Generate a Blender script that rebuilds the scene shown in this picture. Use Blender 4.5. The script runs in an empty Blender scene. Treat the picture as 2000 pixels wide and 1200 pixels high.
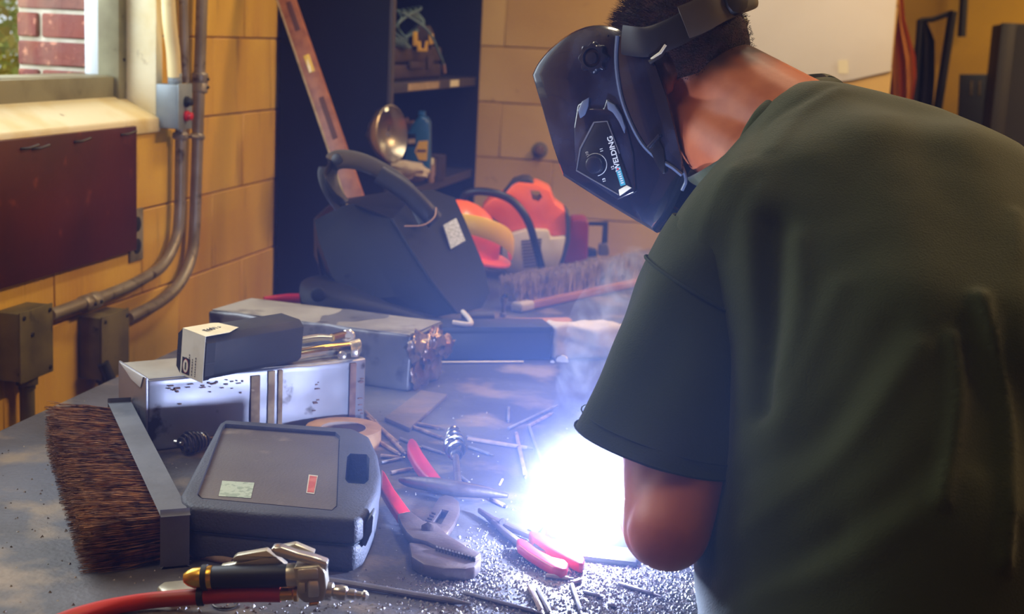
import bpy, bmesh, math, random
import numpy as np
from mathutils import Vector, Matrix, noise
random.seed(7)
SC = bpy.context.scene
COL = SC.collection
V = Vector

# ------------------------------------------------------------------ camera
F = 2800.0                      # focal length in pixels of the 2000 x 1200 frame
ZC, ZT = 1.57, 0.90             # eye height, bench height
_y = np.array([610.0, 500.0, -F]); _y /= np.linalg.norm(_y)
_u = np.array([0.0489, 1.0, (610 * .0489 + 500) / F]); _u /= np.linalg.norm(_u)
_x = np.cross(_y, _u)
RC = np.stack([_x, _y, _u], 1)  # world -> camera
CP = np.array([0, 0, ZC])
cam_d = bpy.data.cameras.new('camera'); cam = bpy.data.objects.new('camera', cam_d); COL.objects.link(cam)
cam_d.sensor_width = 36.0; cam_d.lens = 36.0 * F / 2000.0
cam_d.clip_start = 0.05
cam.matrix_world = Matrix([list(RC.T[i]) + [CP[i]] for i in range(3)] + [[0, 0, 0, 1]])
cam_d.dof.use_dof = True; cam_d.dof.focus_distance = 1.95; cam_d.dof.aperture_fstop = 6.0
SC.camera = cam
HEAD = V((-RC[2, 0], -RC[2, 1], 0)).normalized()       # camera heading on the floor plan
RIGHT = V((HEAD.y, -HEAD.x, 0))
UP = V((0, 0, 1))

# ------------------------------------------------------------------ world, lights, exposure
w = bpy.data.worlds.new('overcast_sky'); SC.world = w; w.use_nodes = True
w.node_tree.nodes['Background'].inputs[0].default_value = (0.82, 0.92, 1.0, 1)
w.node_tree.nodes['Background'].inputs[1].default_value = 1.15
def area(name, loc, rot, sx, sy, power, color):
    l = bpy.data.lights.new(name, 'AREA'); l.shape = 'RECTANGLE'; l.size = sx; l.size_y = sy; l.energy = power; l.color = color
    o = bpy.data.objects.new(name, l); COL.objects.link(o); o.location = loc; o.rotation_euler = rot; return o
LAMPS = [(-0.35, 3.6, 3.07, 22), (1.5, 3.3, 3.07, 85), (1.6, 6.4, 3.07, 50), (-1.2, 0.8, 3.07, 9)]  # last two are unseen lamps added to brighten the far bay and foreground
for i, (x, y, z, p) in enumerate(LAMPS):
    area('ceiling_lamp_light', (x, y, z), (0, 0, 0), .30, 1.2, p, ((1.0, .84, .60), (1.0, .64, .30), (1.0, .80, .45), (1.0, .88, .70))[i])
area('window_daylight', (-1.98, 2.35, 2.0), (0, math.radians(-78), 0), 1.2, 1.6, 44, (.78, .88, 1.0))
ARC = V((-0.252, 1.815, 0.975))
pl = bpy.data.lights.new('arc_light', 'POINT'); pl.energy = 34; pl.color = (.48, .58, 1.0); pl.shadow_soft_size = .014
plo = bpy.data.objects.new('arc_light', pl); COL.objects.link(plo); plo.location = ARC
SC.view_settings.view_transform = 'Standard'; SC.view_settings.look = 'None'
SC.view_settings.exposure = 0.0; SC.view_settings.gamma = 1.0; SC.view_settings.use_curve_mapping = False
cy = SC.cycles
cy.use_denoising = True; cy.use_adaptive_sampling = True; cy.adaptive_threshold = .03; cy.max_bounces = 6; cy.diffuse_bounces = 3; cy.glossy_bounces = 3; cy.volume_bounces = 0
cy.transparent_max_bounces = 8; cy.sample_clamp_indirect = 4.0; cy.caustics_reflective = False; cy.caustics_refractive = False
cy.volume_step_rate = 5.0; cy.volume_max_steps = 40

# ------------------------------------------------------------------ pixel -> place helpers (photo pixels to points of the place)
def ray(px, py): return V(RC.T @ np.array([px - 1000.0, 600.0 - py, -F]))
C0 = V(CP)
def T(px, py, z=ZT): d = ray(px, py); return C0 + d * ((z - ZC) / d.z)
def onx(px, py, x): d = ray(px, py); return C0 + d * (x / d.x)
def ony(px, py, y): d = ray(px, py); return C0 + d * (y / d.y)
def P(px, py, D): return C0 + ray(px, py) * (D / F)
def onh(px, py, D):                                   # on the upright plane facing the camera at heading distance D
    d = ray(px, py); return C0 + d * (D / (d.x * HEAD.x + d.y * HEAD.y))

# ------------------------------------------------------------------ materials
def lin(c):
    if isinstance(c, str):
        c = tuple(int(c[i:i + 2], 16) / 255 for i in (0, 2, 4))
    return tuple(((v + .055) / 1.055) ** 2.4 if v > .04045 else v / 12.92 for v in c) + (1,)
MATS = {}
def M(name, col, rough=.5, metal=0.0, c2=None, scale=8.0, lo=.4, hi=.65, bump=0.0, bscale=80.0, stretch=None, c3=None, c3scale=30, c3lo=.62, c3hi=.7, emit=None, alpha=None, sheen=0.0, coat=0.0, spec=.5, sss=0.0, trans=0.0, rough2=None):
    m = bpy.data.materials.new(name); m.use_nodes = True; nt = m.node_tree; N = nt.nodes; L = nt.links
    b = N['Principled BSDF']
    b.inputs['Base Color'].default_value = lin(col); b.inputs['Roughness'].default_value = rough; b.inputs['Metallic'].default_value = metal
    b.inputs['Specular IOR Level'].default_value = spec
    if sheen: b.inputs['Sheen Weight'].default_value = sheen
    if coat: b.inputs['Coat Weight'].default_value = coat
    if trans: b.inputs['Transmission Weight'].default_value = trans
    if sss: b.inputs['Subsurface Weight'].default_value = sss; b.inputs['Subsurface Radius'].default_value = (.012, .005, .003)
    tc = N.new('ShaderNodeTexCoord'); mp = N.new('ShaderNodeMapping'); L.new(tc.outputs['Object'], mp.inputs['Vector'])
    oi = N.new('ShaderNodeObjectInfo'); ml = N.new('ShaderNodeMath'); ml.operation = 'MULTIPLY'; ml.inputs[1].default_value = 53.0; L.new(oi.outputs['Random'], ml.inputs[0]); L.new(ml.outputs[0], mp.inputs['Location'])
    if stretch: mp.inputs['Scale'].default_value = stretch
    out = None
    def layer(prev, c, sc, l, h, detail=6.0):
        n = N.new('ShaderNodeTexNoise'); n.inputs['Scale'].default_value = sc; n.inputs['Detail'].default_value = detail
        L.new(mp.outputs[0], n.inputs['Vector'])
        r = N.new('ShaderNodeMapRange'); r.inputs[1].default_value = l; r.inputs[2].default_value = h; L.new(n.outputs['Fac'], r.inputs[0])
        x = N.new('ShaderNodeMix'); x.data_type = 'RGBA'
        L.new(r.outputs[0], x.inputs[0])
        if prev is None: x.inputs[6].default_value = lin(col)
        else: L.new(prev, x.inputs[6])
        x.inputs[7].default_value = lin(c)
        return x.outputs[2], r.outputs[0]
    if c2 is not None:
        out, fac = layer(None, c2, scale, lo, hi)
        if rough2 is not None:
            r2 = N.new('ShaderNodeMapRange'); L.new(fac, r2.inputs[0]); r2.inputs[3].default_value = rough; r2.inputs[4].default_value = rough2
            L.new(r2.outputs[0], b.inputs['Roughness'])
    if c3 is not None: out, fac3 = layer(out, c3, c3scale, c3lo, c3hi)
    if out is not None: L.new(out, b.inputs['Base Color'])
    if bump:
        n = N.new('ShaderNodeTexNoise'); n.inputs['Scale'].default_value = bscale; n.inputs['Detail'].default_value = 5; L.new(mp.outputs[0], n.inputs['Vector'])
        bp = N.new('ShaderNodeBump'); bp.inputs['Strength'].default_value = bump; bp.inputs['Distance'].default_value = .004
        L.new(n.outputs['Fac'], bp.inputs['Height']); L.new(bp.outputs[0], b.inputs['Normal'])
    if emit: b.inputs['Emission Color'].default_value = lin(emit[0]); b.inputs['Emission Strength'].default_value = emit[1]
    MATS[name] = m; return m
M('wall_yellow', 'dcae3c', .55, c2='c49030', scale=5, lo=.4, hi=.7, bump=.5, bscale=120, c3='6a4628', c3scale=13, c3lo=.60, c3hi=.80, stretch=(1, 1, .16))
M('wall_tan', 'd8b46c', .6, c2='c49c54', scale=1.6, bump=.35, bscale=130, c3='80602f', c3scale=12, c3lo=.68, c3hi=.8)
M('mortar', 'a87e34', .8, c2='6c4a20', scale=5)
M('far_yellow', 'a87c08', .7, c2='8a6406', scale=1.3)
M('cream', 'eadfb8', .5, c2='d8bf7c', scale=6, lo=.5, hi=.75, bump=.3, bscale=90, c3='7a5c30', c3scale=14, c3lo=.66, c3hi=.76)
M('floor_concrete', '5e5a54', .7, c2='44403c', scale=3, bump=.2)
M('ceiling_white', 'cfc8b8', .8, c2='c2baa8', scale=2)
M('alu', '8e8868', .5, .3, c2='6c6448', scale=7, c3='4d4028', c3scale=18, c3lo=.62, c3hi=.75)
M('frame_white', 'dfe6ea', .4, c2='cfd6d8', scale=6)
M('brick_red', '78382c', .85, c2='70403a', scale=14, lo=.35, hi=.7, bump=.6, bscale=70, c3='b87a60', c3scale=40, c3lo=.58, c3hi=.68)
M('brick_dark', '5c3834', .85, c2='8f5a48', scale=14, lo=.35, hi=.7, bump=.6, bscale=70)
M('brick_mortar', 'c9c2ae', .9, c2='aea68f', scale=20)
M('leaf_green', 'b4c850', .6, c2='d8c850', scale=3, lo=.45, hi=.6)
M('bark', '5b4a38', .9, c2='3f3428', scale=12)
M('bench_steel', '5c5b60', .55, .2, c2='3e3832', scale=4, lo=.38, hi=.60, bump=.25, bscale=140, c3='8a7860', c3scale=9, c3lo=.54, c3hi=.68)
M('bench_frame', '3d3f42', .6, .3, c2='2c2b2a', scale=8)
M('board_maroon', '521a10', .42, c2='3a100c', scale=4, lo=.35, hi=.7, bump=.08, bscale=50, c3='70301c', c3scale=22, c3lo=.64, c3hi=.75)
M('nail', '4a4540', .4, .9)
M('conduit', '948b7c', .42, .35, c2='7a6c56', scale=10, c3='4a3c28', c3scale=30, c3lo=.6, c3hi=.72)
M('conduit_cream', 'd9c58e', .5, c2='b08f50', scale=10, lo=.5, hi=.7)
M('box_grey', '8d979b', .45, .25, c2='7b8385', scale=9, c3='4b4a44', c3scale=26, c3lo=.66, c3hi=.75)
M('box_olive', '6d6238', .55, .1, c2='4c4326', scale=10, lo=.4, hi=.65, c3='2b2416', c3scale=24, c3lo=.62, c3hi=.72)
M('plate_steel', '968e7c', .45, .2, c2='5c5546', scale=12)
M('black_rubber', '16171a', .6)
M('black_gloss', '10131a', .22, coat=.3)
M('red_button', 'c8202a', .35, coat=.4)
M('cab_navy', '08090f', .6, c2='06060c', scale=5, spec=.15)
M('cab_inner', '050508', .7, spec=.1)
M('shelf_edge', '2c2a30', .5)
M('label_tan', 'a8916a', .7, c2='8a744c', scale=40)
M('label_cream', 'e6dfc2', .6)
M('level_wood', '9a5d38', .45, c2='7a4226', scale=6, stretch=(6, 6, .6), lo=.35, hi=.7)
M('level_vial', 'd8b23c', .25, coat=.5)
M('level_slot', '4e2416', .6)
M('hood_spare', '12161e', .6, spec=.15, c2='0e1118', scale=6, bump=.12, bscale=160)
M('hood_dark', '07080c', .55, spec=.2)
M('strap', '0a0b0f', .5)
M('sticker', 'b8bcc4', .5, c2='8f949c', scale=220, lo=.45, hi=.55)
M('seam_tan', 'a5806a', .6)
M('hood_gloss', '0a0e1c', .2, coat=.8, c2='343e5a', scale=9, lo=.52, hi=.80, rough2=.5, bump=.03, bscale=14)
M('hood_rim_glint', '5a6880', .3, coat=.6)  # rim highlights put into the colour, paler than the shell
M('knob', '101420', .28, coat=.5)
M('panel', '05060a', .35)
M('panel_edge', '8d8f94', .3, .6)
M('print_white', 'd8dcd8', .5)
M('print_grey', '5a5a54', .8)
M('print_teal', '3c9aa8', .5)
M('print_red', 'c2303a', .5)
M('headgear', '1a1c22', .38, c2='24221f', scale=8)
M('headgear_grey', '4e463c', .45, c2='38322c', scale=8)
M('skin', 'b8683e', .5, c2='a0522e', scale=14, lo=.42, hi=.68, sss=.12, spec=.3, bump=.05, bscale=260)
M('hair', '1f110c', .8, spec=.15, c2='33190f', scale=60, lo=.4, hi=.6, bump=.8, bscale=420)
M('shirt', '343b18', .9, c2='2f3615', scale=3, lo=.3, hi=.8, sheen=.15, bump=.22, bscale=420, spec=.2)
M('thread', '28321c', .9)
M('trousers', '23262d', .9, c2='1b1d22', scale=6, bump=.2, bscale=300)
M('boot', '2a1d14', .5)
M('glove', '7b5a3a', .8, c2='5d4128', scale=12, bump=.3)
M('tin', '9c9ea6', .42, .75, c2='8a8990', scale=6, lo=.4, hi=.7, bump=.12, bscale=20, c3='4c453e', c3scale=22, c3lo=.62, c3hi=.70)
M('tin_top', 'a9a498', .55, .45, c2='8f8878', scale=7, bump=.15, bscale=26, c3='5a5040', c3scale=18, c3lo=.6, c3hi=.72)
M('tin_old', '7f8084', .45, .6, c2='5d5c5c', scale=5, lo=.4, hi=.7, bump=.35, bscale=14, c3='3a3430', c3scale=16, c3lo=.56, c3hi=.7)
M('tin_old_top', '9b978c', .6, .3, c2='6f6a62', scale=6, lo=.42, hi=.68, bump=.2, bscale=22, c3='37332e', c3scale=9, c3lo=.6, c3hi=.72)
M('torn_foil', '9a8a7c', .35, .8, c2='6a4a38', scale=20, bump=.8, bscale=40)
M('tape_brown', '94805c', .75, c2='6d5738', scale=30, lo=.4, hi=.6, c3='b0a080', c3scale=60)
M('ink_brown', '5d4236', .8, c2='7b6050', scale=40)
M('ebox', '1c1f23', .7, c2='191b20', scale=9, bump=.1, bscale=60, c3='3c3530', c3scale=6, c3lo=.58, c3hi=.8)
M('paper_white', 'e4e6da', .75, c2='d8d8c8', scale=30)
M('paper_cream', 'ece3c4', .75, c2='e0d4b0', scale=30)
M('ink', '14140f', .8)
M('chrome', 'e4e0d2', .22, .8, c2='c0baa8', scale=8)
M('chrome_warm', 'd0b060', .2, 1.0, c2='b99a58', scale=10)
M('case_plastic', '474b52', .6, c2='3c4046', scale=8, bump=.35, bscale=300)
M('case_panel', '6a6258', .6, c2='585048', scale=5, lo=.38, hi=.68, bump=.25, bscale=260, c3='8c8070', c3scale=15, c3lo=.6, c3hi=.74)
M('case_hole', '1c2b34', .5)
M('sticker_pale', 'b9c6ae', .6, c2='98a890', scale=130, lo=.5, hi=.56)
M('sticker_red', 'c85a40', .6, c2='d8765a', scale=60)
M('sticker_edge', 'd8cfb8', .6)
M('masking_tape', 'b28c58', .7, c2='9c7846', scale=30)
M('masking_edge', 'd8bf80', .7)
M('card', 'a8927c', .8)
M('spring_steel', '8a8680', .28, .95, c2='5c5650', scale=18)
M('old_steel', '6a625c', .45, .8, c2='55463c', scale=18, lo=.4, hi=.65, bump=.2, bscale=120)
M('plier_steel', '7d726e', .45, .75, c2='665650', scale=14, bump=.2, bscale=140)
M('plier_red', 'c8182c', .38, coat=.3, c2='a01424', scale=12)
M('rod_brown', 'a08670', .7, c2='6c5646', scale=40)
M('rod_grey', '86848a', .5, .3, c2='6c645c', scale=30)
M('rod_tip', 'a09890', .35, .9)
M('flat_bar', '70665e', .6, .4, c2='8a7460', scale=14, lo=.45, hi=.7, bump=.4, bscale=60, c3='4a4038', c3scale=10)
M('hose_red', 'c02616', .45, c2='a8380f', scale=9, lo=.45, hi=.65, c3='c07a2c', c3scale=14, c3lo=.6, c3hi=.75)
M('brass', 'e0b040', .25, .8, c2='c09030', scale=20)
M('grip_black', '14161c', .5)
M('pot_metal', 'd4cdb4', .32, .55, c2='aca58c', scale=16)
M('bristle', 'a8703c', .65, c2='5c3820', scale=60, lo=.38, hi=.62)
M('bristle_core', '2a1912', .9)
M('brush_block', '6b7078', .55, c2='565a60', scale=10, bump=.15, bscale=90, c3='8a8a86', c3scale=12, c3lo=.62, c3hi=.75)
M('broom_fibre', 'cdb6a4', .8, c2='b09886', scale=20)
M('broom_core', 'a08a78', .9)
M('broom_wood', 'a8724a', .6, c2='8f5c3a', scale=6, stretch=(1, 8, 8))
M('broom_end', 'b3a8a0', .6)
M('saw_orange', 'f66a00', .4, coat=.2, c2='e65c00', scale=12)
M('saw_white', 'c8bca0', .5, c2='b0a488', scale=10)
M('saw_dark', '322c2e', .55)
M('saw_grille', '5a544c', .6)
M('saw_black', '131318', .4)
M('hat_orange', 'f66400', .35, coat=.3)
M('hat_yellow', 'e0b010', .4)
M('case_maroon', '8c1428', .45, c2='781022', scale=8)
M('jug_blue', '1a5e9a', .35, c2='174f86', scale=6)
M('jug_yellow', 'e0b410', .45)
M('jug_tan', '8a6a50', .6)
M('lens_glass', 'd8d8d8', .04, .0, trans=.0, coat=.6, spec=.8)
M('reflector', '9a9690', .32, .9, c2='a09888', scale=8)
M('rag', 'b8aa94', .9, c2='a08f78', scale=20, bump=.6, bscale=60)
M('toolcase_brown', '3a2a26', .6, c2='2e2220', scale=12)
M('cable', '4c6468', .5)
M('yellow_plastic', 'd0a010', .45)
M('can_silver', '807878', .35, .7)
M('bar_black', '20242c', .5, c2='2a2c34', scale=10)
M('paper_wrap', 'b8a898', .8, c2='c8bcae', scale=16, bump=.8, bscale=30)
M('wood_thin', 'b58058', .7)
M('white_board', 'e6e2dc', .6, c2='dcd6ce', scale=2.5, c3='c8b8a0', c3scale=4, c3lo=.68, c3hi=.8)
M('orange_cloth', 'd88a2c', .9, c2='c87820', scale=3, bump=.2)
M('frame_black', '141014', .5)
M('curtain_dark', '20161a', .6)
M('locker_dark', '150d0c', .6, c2='100a09', scale=5)
M('panel_grey', '3a3a40', .6)
M('lamp_white', 'e8e4da', .4)
M('lamp_tube', 'fff4e0', .4, emit=('ffe2b0', 6.0))
M('slag', 'b4b0aa', .5, .4, c2='5c5650', scale=300)
M('workpiece', '5a5856', .45, .8, c2='3c3a3a', scale=20)
M('arc_core', 'ffffff', .5, emit=('e6efff', 60.0))
M('spark', 'ffc060', .5, emit=('ffb050', 14.0))
# the skin turns to the hair colour where the scalp is cropped
_m = MATS['skin']; _nt = _m.node_tree; _b = _nt.nodes['Principled BSDF']; _src = _b.inputs['Base Color'].links[0].from_socket
_at = _nt.nodes.new('ShaderNodeAttribute'); _at.attribute_name = 'stubble'; _x = _nt.nodes.new('ShaderNodeMix'); _x.data_type = 'RGBA'
_nt.links.new(_at.outputs['Fac'], _x.inputs[0]); _nt.links.new(_src, _x.inputs[6]); _x.inputs[7].default_value = lin('22120c'); _nt.links.new(_x.outputs[2], _b.inputs['Base Color'])
# clear pane
gm = M('pane_glass', 'eef4f4', .02); nt = gm.node_tree
_t = nt.nodes.new('ShaderNodeBsdfTransparent'); _g = nt.nodes.new('ShaderNodeBsdfGlossy'); _g.inputs['Roughness'].default_value = .03
_mx = nt.nodes.new('ShaderNodeMixShader'); _mx.inputs[0].default_value = .06
nt.links.new(_t.outputs[0], _mx.inputs[1]); nt.links.new(_g.outputs[0], _mx.inputs[2]); nt.links.new(_mx.outputs[0], nt.nodes['Material Output'].inputs['Surface'])

# ------------------------------------------------------------------ mesh helpers
def link(name, me, mat, parent=None, loc=None, rotz=None):
    o = bpy.data.objects.new(name, me); COL.objects.link(o)
    for mm in (mat if isinstance(mat, (list, tuple)) else [mat]): me.materials.append(MATS[mm])
    if parent: o.parent = parent
    if loc is not None: o.location = loc
    if rotz is not None: o.rotation_euler.z = rotz
    return o
def fin(name, bm, mat, parent=None, angle=38, recalc=True):
    if recalc: bmesh.ops.recalc_face_normals(bm, faces=bm.faces[:])
    me = bpy.data.meshes.new(name); bm.to_mesh(me); bm.free()
    me.polygons.foreach_set('use_smooth', [True] * len(me.polygons)); me.set_sharp_from_angle(angle=math.radians(angle))
    return link(name, me, mat, parent)
def tag(o, label, cat=None, group=None, kind=None):
    if label: o['label'] = label
    if cat: o['category'] = cat
    if group: o['group'] = group
    if kind: o['kind'] = kind
    return o
def thing(name, label, cat, loc=(0, 0, 0), rotz=0, group=None):
    o = bpy.data.objects.new(name, None); COL.objects.link(o); o.empty_display_size = .05
    o.location = loc; o.rotation_euler.z = rotz
    return tag(o, label, cat, group)
def framed(name, label, cat, origin, ex, ez, group=None):
    o = thing(name, label, cat, group=group)
    ex = V(ex).normalized(); ez = V(ez); ez = (ez - ex * ez.dot(ex)).normalized(); ey = ez.cross(ex)
    m = Matrix((ex, ey, ez)).transposed().to_4x4(); m.translation = V(origin); o.matrix_world = m
    return o
def wl(root, p): return root.matrix_world.inverted() @ V(p)
def sync(): bpy.context.view_layer.update()
def bevel(bm, w, seg=2, edges=None):
    if w > 0: bmesh.ops.bevel(bm, geom=edges or bm.edges[:], offset=w, segments=seg, affect='EDGES', profile=.5, clamp_overlap=True)
def box(bm, lo, hi, bev=0, seg=2, mat=None):
    lo, hi = V(lo), V(hi); b = bmesh.new()
    bmesh.ops.create_cube(b, size=1.0)
    for v in b.verts: v.co = V((lo[i] + (v.co[i] + .5) * (hi[i] - lo[i]) for i in range(3)))
    bevel(b, bev, seg); merge(bm, b, mat)
def merge(bm, b, mat=None):
    if mat is not None: b.transform(mat)
    m = bpy.data.meshes.new('tmp'); b.to_mesh(m); b.free(); bm.from_mesh(m); bpy.data.meshes.remove(m)
def B(name, lo, hi, mat, parent=None, bev=.002, seg=2, angle=38):
    bm = bmesh.new(); box(bm, lo, hi, bev, seg); return fin(name, bm, mat, parent, angle)
def prism(bm, pts, ext, bev=0, seg=2):                     # closed polygon of 3D points pushed along ext
    b = bmesh.new(); ext = V(ext); n = len(pts)
    a = [b.verts.new(V(p)) for p in pts]; c = [b.verts.new(V(p) + ext) for p in pts]
    b.faces.new(a); b.faces.new(c[::-1])
    for i in range(n): b.faces.new((a[i], c[i], c[(i + 1) % n], a[(i + 1) % n]))
    bmesh.ops.recalc_face_normals(b, faces=b.faces[:]); bevel(b, bev, seg); merge(bm, b)
def PR(name, pts, ext, mat, parent=None, bev=0, seg=2, angle=38):
    bm = bmesh.new(); prism(bm, pts, ext, bev, seg); return fin(name, bm, mat, parent, angle)
def loc_pts(root, pts):
    inv = root.matrix_world.inverted(); return [inv @ V(p) for p in pts]
def HP(name, px, D, thick, mat, parent=None, bev=.003, seg=2):   # outline standing upright at distance D with real thickness
    sync(); pts = [onh(x, y, D) for x, y in px]; ext = HEAD * thick
    if parent:
        inv = parent.matrix_world.inverted(); pts = [inv @ p for p in pts]; ext = inv.to_3x3() @ ext
    return PR(name, pts, ext, mat, parent, bev, seg)
def ZP(name, px, z0, z1, mat, parent=None, bev=.002, seg=2):     # outline lying on the level z1 with its thickness below
    sync(); pts = [T(x, y, z1) for x, y in px]; ext = V((0, 0, z0 - z1))
    if parent:
        inv = parent.matrix_world.inverted(); pts = [inv @ p for p in pts]; ext = inv.to_3x3() @ ext
    return PR(name, pts, ext, mat, parent, bev, seg)
def smooth_path(pts, n=8):
    pts = [V(p) for p in pts]
    if len(pts) < 3: return pts
    e = [pts[0] * 2 - pts[1]] + pts + [pts[-1] * 2 - pts[-2]]; out = []
    for i in range(1, len(e) - 2):
        for k in range(n):
            t = k / n; a, b, c, d = e[i - 1], e[i], e[i + 1], e[i + 2]
            out.append(.5 * ((2 * b) + (c - a) * t + (2 * a - 5 * b + 4 * c - d) * t * t + (3 * b - a - 3 * c + d) * t ** 3))
    return out + [pts[-1]]
def tube(bm, pts, r, sides=10, cap=True, up=None, flat=None):   # r number, list or function of t; flat=(a,b) makes a ribbon section
    pts = [V(p) for p in pts]; n = len(pts)
    rf = r if callable(r) else (lambda t: r if not isinstance(r, (list, tuple)) else np.interp(t, np.linspace(0, 1, len(r)), r))
    rings = []; prev = None
    for i, p in enumerate(pts):
        t = (pts[min(i + 1, n - 1)] - pts[max(i - 1, 0)]).normalized()
        if prev is None:
            a = V(up) if up is not None else (UP if abs(t.z) < .9 else V((1, 0, 0)))
        else: a = prev
        if up is not None and flat: a = V(up)
        nx = (a - t * a.dot(t)).normalized(); prev = nx; ny = t.cross(nx)
        rr = rf(i / max(n - 1, 1)); fa, fb = flat if flat else (1, 1)
        rings.append([bm.verts.new(p + nx * (math.cos(2 * math.pi * k / sides) * rr * fa) + ny * (math.sin(2 * math.pi * k / sides) * rr * fb)) for k in range(sides)])
    for i in range(n - 1):
        for k in range(sides):
            bm.faces.new((rings[i][k], rings[i][(k + 1) % sides], rings[i + 1][(k + 1) % sides], rings[i + 1][k]))
    if cap: bm.faces.new(rings[0][::-1]); bm.faces.new(rings[-1])
def TB(name, pts, r, mat, parent=None, sides=10, smooth=0, local=False, angle=45, **k):
    if parent and not local: sync(); pts = loc_pts(parent, pts)
    if smooth: pts = smooth_path(pts, smooth)
    bm = bmesh.new(); tube(bm, pts, r, sides, **k); return fin(name, bm, mat, parent, angle)
def lathe(bm, prof, a, b, sides=20):          # profile of (t along axis 0..len, radius) from point a towards b
    a, b = V(a), V(b); t = (b - a).normalized(); q = UP if abs(t.z) < .9 else V((1, 0, 0))
    nx = (q - t * q.dot(t)).normalized(); ny = t.cross(nx); rings = []
    for s, r in prof:
        r = max(r, 1e-5)
        rings.append([bm.verts.new(a + t * s + (nx * math.cos(2 * math.pi * k / sides) + ny * math.sin(2 * math.pi * k / sides)) * r) for k in range(sides)])
    for i in range(len(rings) - 1):
        for k in range(sides): bm.faces.new((rings[i][k], rings[i][(k + 1) % sides], rings[i + 1][(k + 1) % sides], rings[i + 1][k]))
    bm.faces.new(rings[0][::-1]); bm.faces.new(rings[-1])
def LA(name, prof, a, b, mat, parent=None, sides=20, angle=35):
    if parent: sync(); a, b = loc_pts(parent, [a, b])
    bm = bmesh.new(); lathe(bm, prof, a, b, sides); return fin(name, bm, mat, parent, angle)
def text_mesh(name, s, size, origin, ex, ey, mat, parent=None, depth=.0004, align='CENTER', bold=.018):
    c = bpy.data.curves.new(name, 'FONT'); c.body = s; c.size = size; c.align_x = align; c.align_y = 'CENTER'; c.extrude = depth; c.offset = size * bold; c.resolution_u = 3
    o = bpy.data.objects.new(name, c); COL.objects.link(o); sync()
    me = bpy.data.meshes.new_from_object(o.evaluated_get(bpy.context.evaluated_depsgraph_get())); bpy.data.objects.remove(o)
    ex = V(ex).normalized(); ey = V(ey); ey = (ey - ex * ey.dot(ex)).normalized(); m = Matrix((ex, ey, ex.cross(ey))).transposed().to_4x4(); m.translation = V(origin)
    if parent: sync(); m = parent.matrix_world.inverted() @ m
    me.transform(m); me.materials.clear(); return link(name, me, mat, parent)
def decal(name, quad, mat, parent=None, off=.0008):    # thin sheet on four world corners
    q = [V(p) for p in quad]; n = (q[1] - q[0]).cross(q[2] - q[0]).normalized()
    if parent: sync(); inv = parent.matrix_world.inverted(); q = [inv @ p for p in q]; n = inv.to_3x3() @ n
    return PR(name, q, n * off, mat, parent)
def evaluated(o, name, mat, parent=None):
    sync(); me = bpy.data.meshes.new_from_object(o.evaluated_get(bpy.context.evaluated_depsgraph_get())); bpy.data.objects.remove(o)
    me.materials.clear(); me.polygons.foreach_set('use_smooth', [True] * len(me.polygons)); me.name = name
    return link(name, me, mat, parent)
def blob(name, caps, voxel, smooth, mat, parent=None, deform=None):
    # caps: ((p0, r0), (p1, r1)) tapered capsules or (p, (rx,ry,rz), rotation) ellipsoids, grown into ONE skin
    bm = bmesh.new()
    for c in caps:
        b = bmesh.new()
        if len(c) == 3:
            bmesh.ops.create_icosphere(b, subdivisions=3, radius=1); m = Matrix.Diagonal(V(c[1])).to_4x4()
            if c[2] is not None: m = c[2].to_4x4() @ m
            m = Matrix.Translation(V(c[0])) @ m; merge(bm, b, m)
        else:
            (p0, r0), (p1, r1) = c; p0, p1 = V(p0), V(p1); n = 9; prof = []
            L = (p1 - p0).length
            for k in range(n): t = math.pi / 2 * k / (n - 1); prof.append((-r0 * math.cos(t), r0 * math.sin(t)))
            for k in range(n): t = math.pi / 2 * (1 - k / (n - 1)); prof.append((L + r1 * math.cos(t), r1 * math.sin(t)))
            lathe(b, prof, p0, p1, 20); merge(bm, b)
    bmesh.ops.recalc_face_normals(bm, faces=bm.faces[:])
    me = bpy.data.meshes.new('tmp'); bm.to_mesh(me); bm.free(); o = bpy.data.objects.new('tmp', me); COL.objects.link(o)
    r = o.modifiers.new('r', 'REMESH'); r.mode = 'VOXEL'; r.voxel_size = voxel
    s = o.modifiers.new('s', 'SMOOTH'); s.factor = .5; s.iterations = smooth
    out = evaluated(o, name, mat, parent)
    if deform:
        me = out.data; co = np.zeros(len(me.vertices) * 3); me.vertices.foreach_get('co', co); no = np.zeros_like(co); me.vertices.foreach_get('normal', no)
        co = deform(co.reshape(-1, 3), no.reshape(-1, 3)); me.vertices.foreach_set('co', co.ravel()); me.update()
    return out

# ================================================================== THE SETTING
XL, YB, ZW = -1.55, 5.20, 3.2
COURSE, Z0 = .203, .921 - .203 * 5
def struct(o): o['kind'] = 'structure'; return o
struct(B('floor', (-1.75, -1.6, -.1), (4.2, 8.6, 0), 'floor_concrete', bev=0))
struct(B('ceiling', (-1.75, -1.6, ZW), (4.2, 8.6, ZW + .1), 'ceiling_white', bev=0))
struct(B('wall_right', (4.2, -1.6, 0), (4.3, 8.6, ZW), 'wall_tan', bev=0))
struct(B('wall_front', (-1.75, -1.7, 0), (4.3, -1.6, ZW), 'wall_tan', bev=0))
struct(B('wall_far', (-1.75, 7.4, 0), (4.3, 7.5, ZW), 'far_yellow', bev=0))
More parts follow.
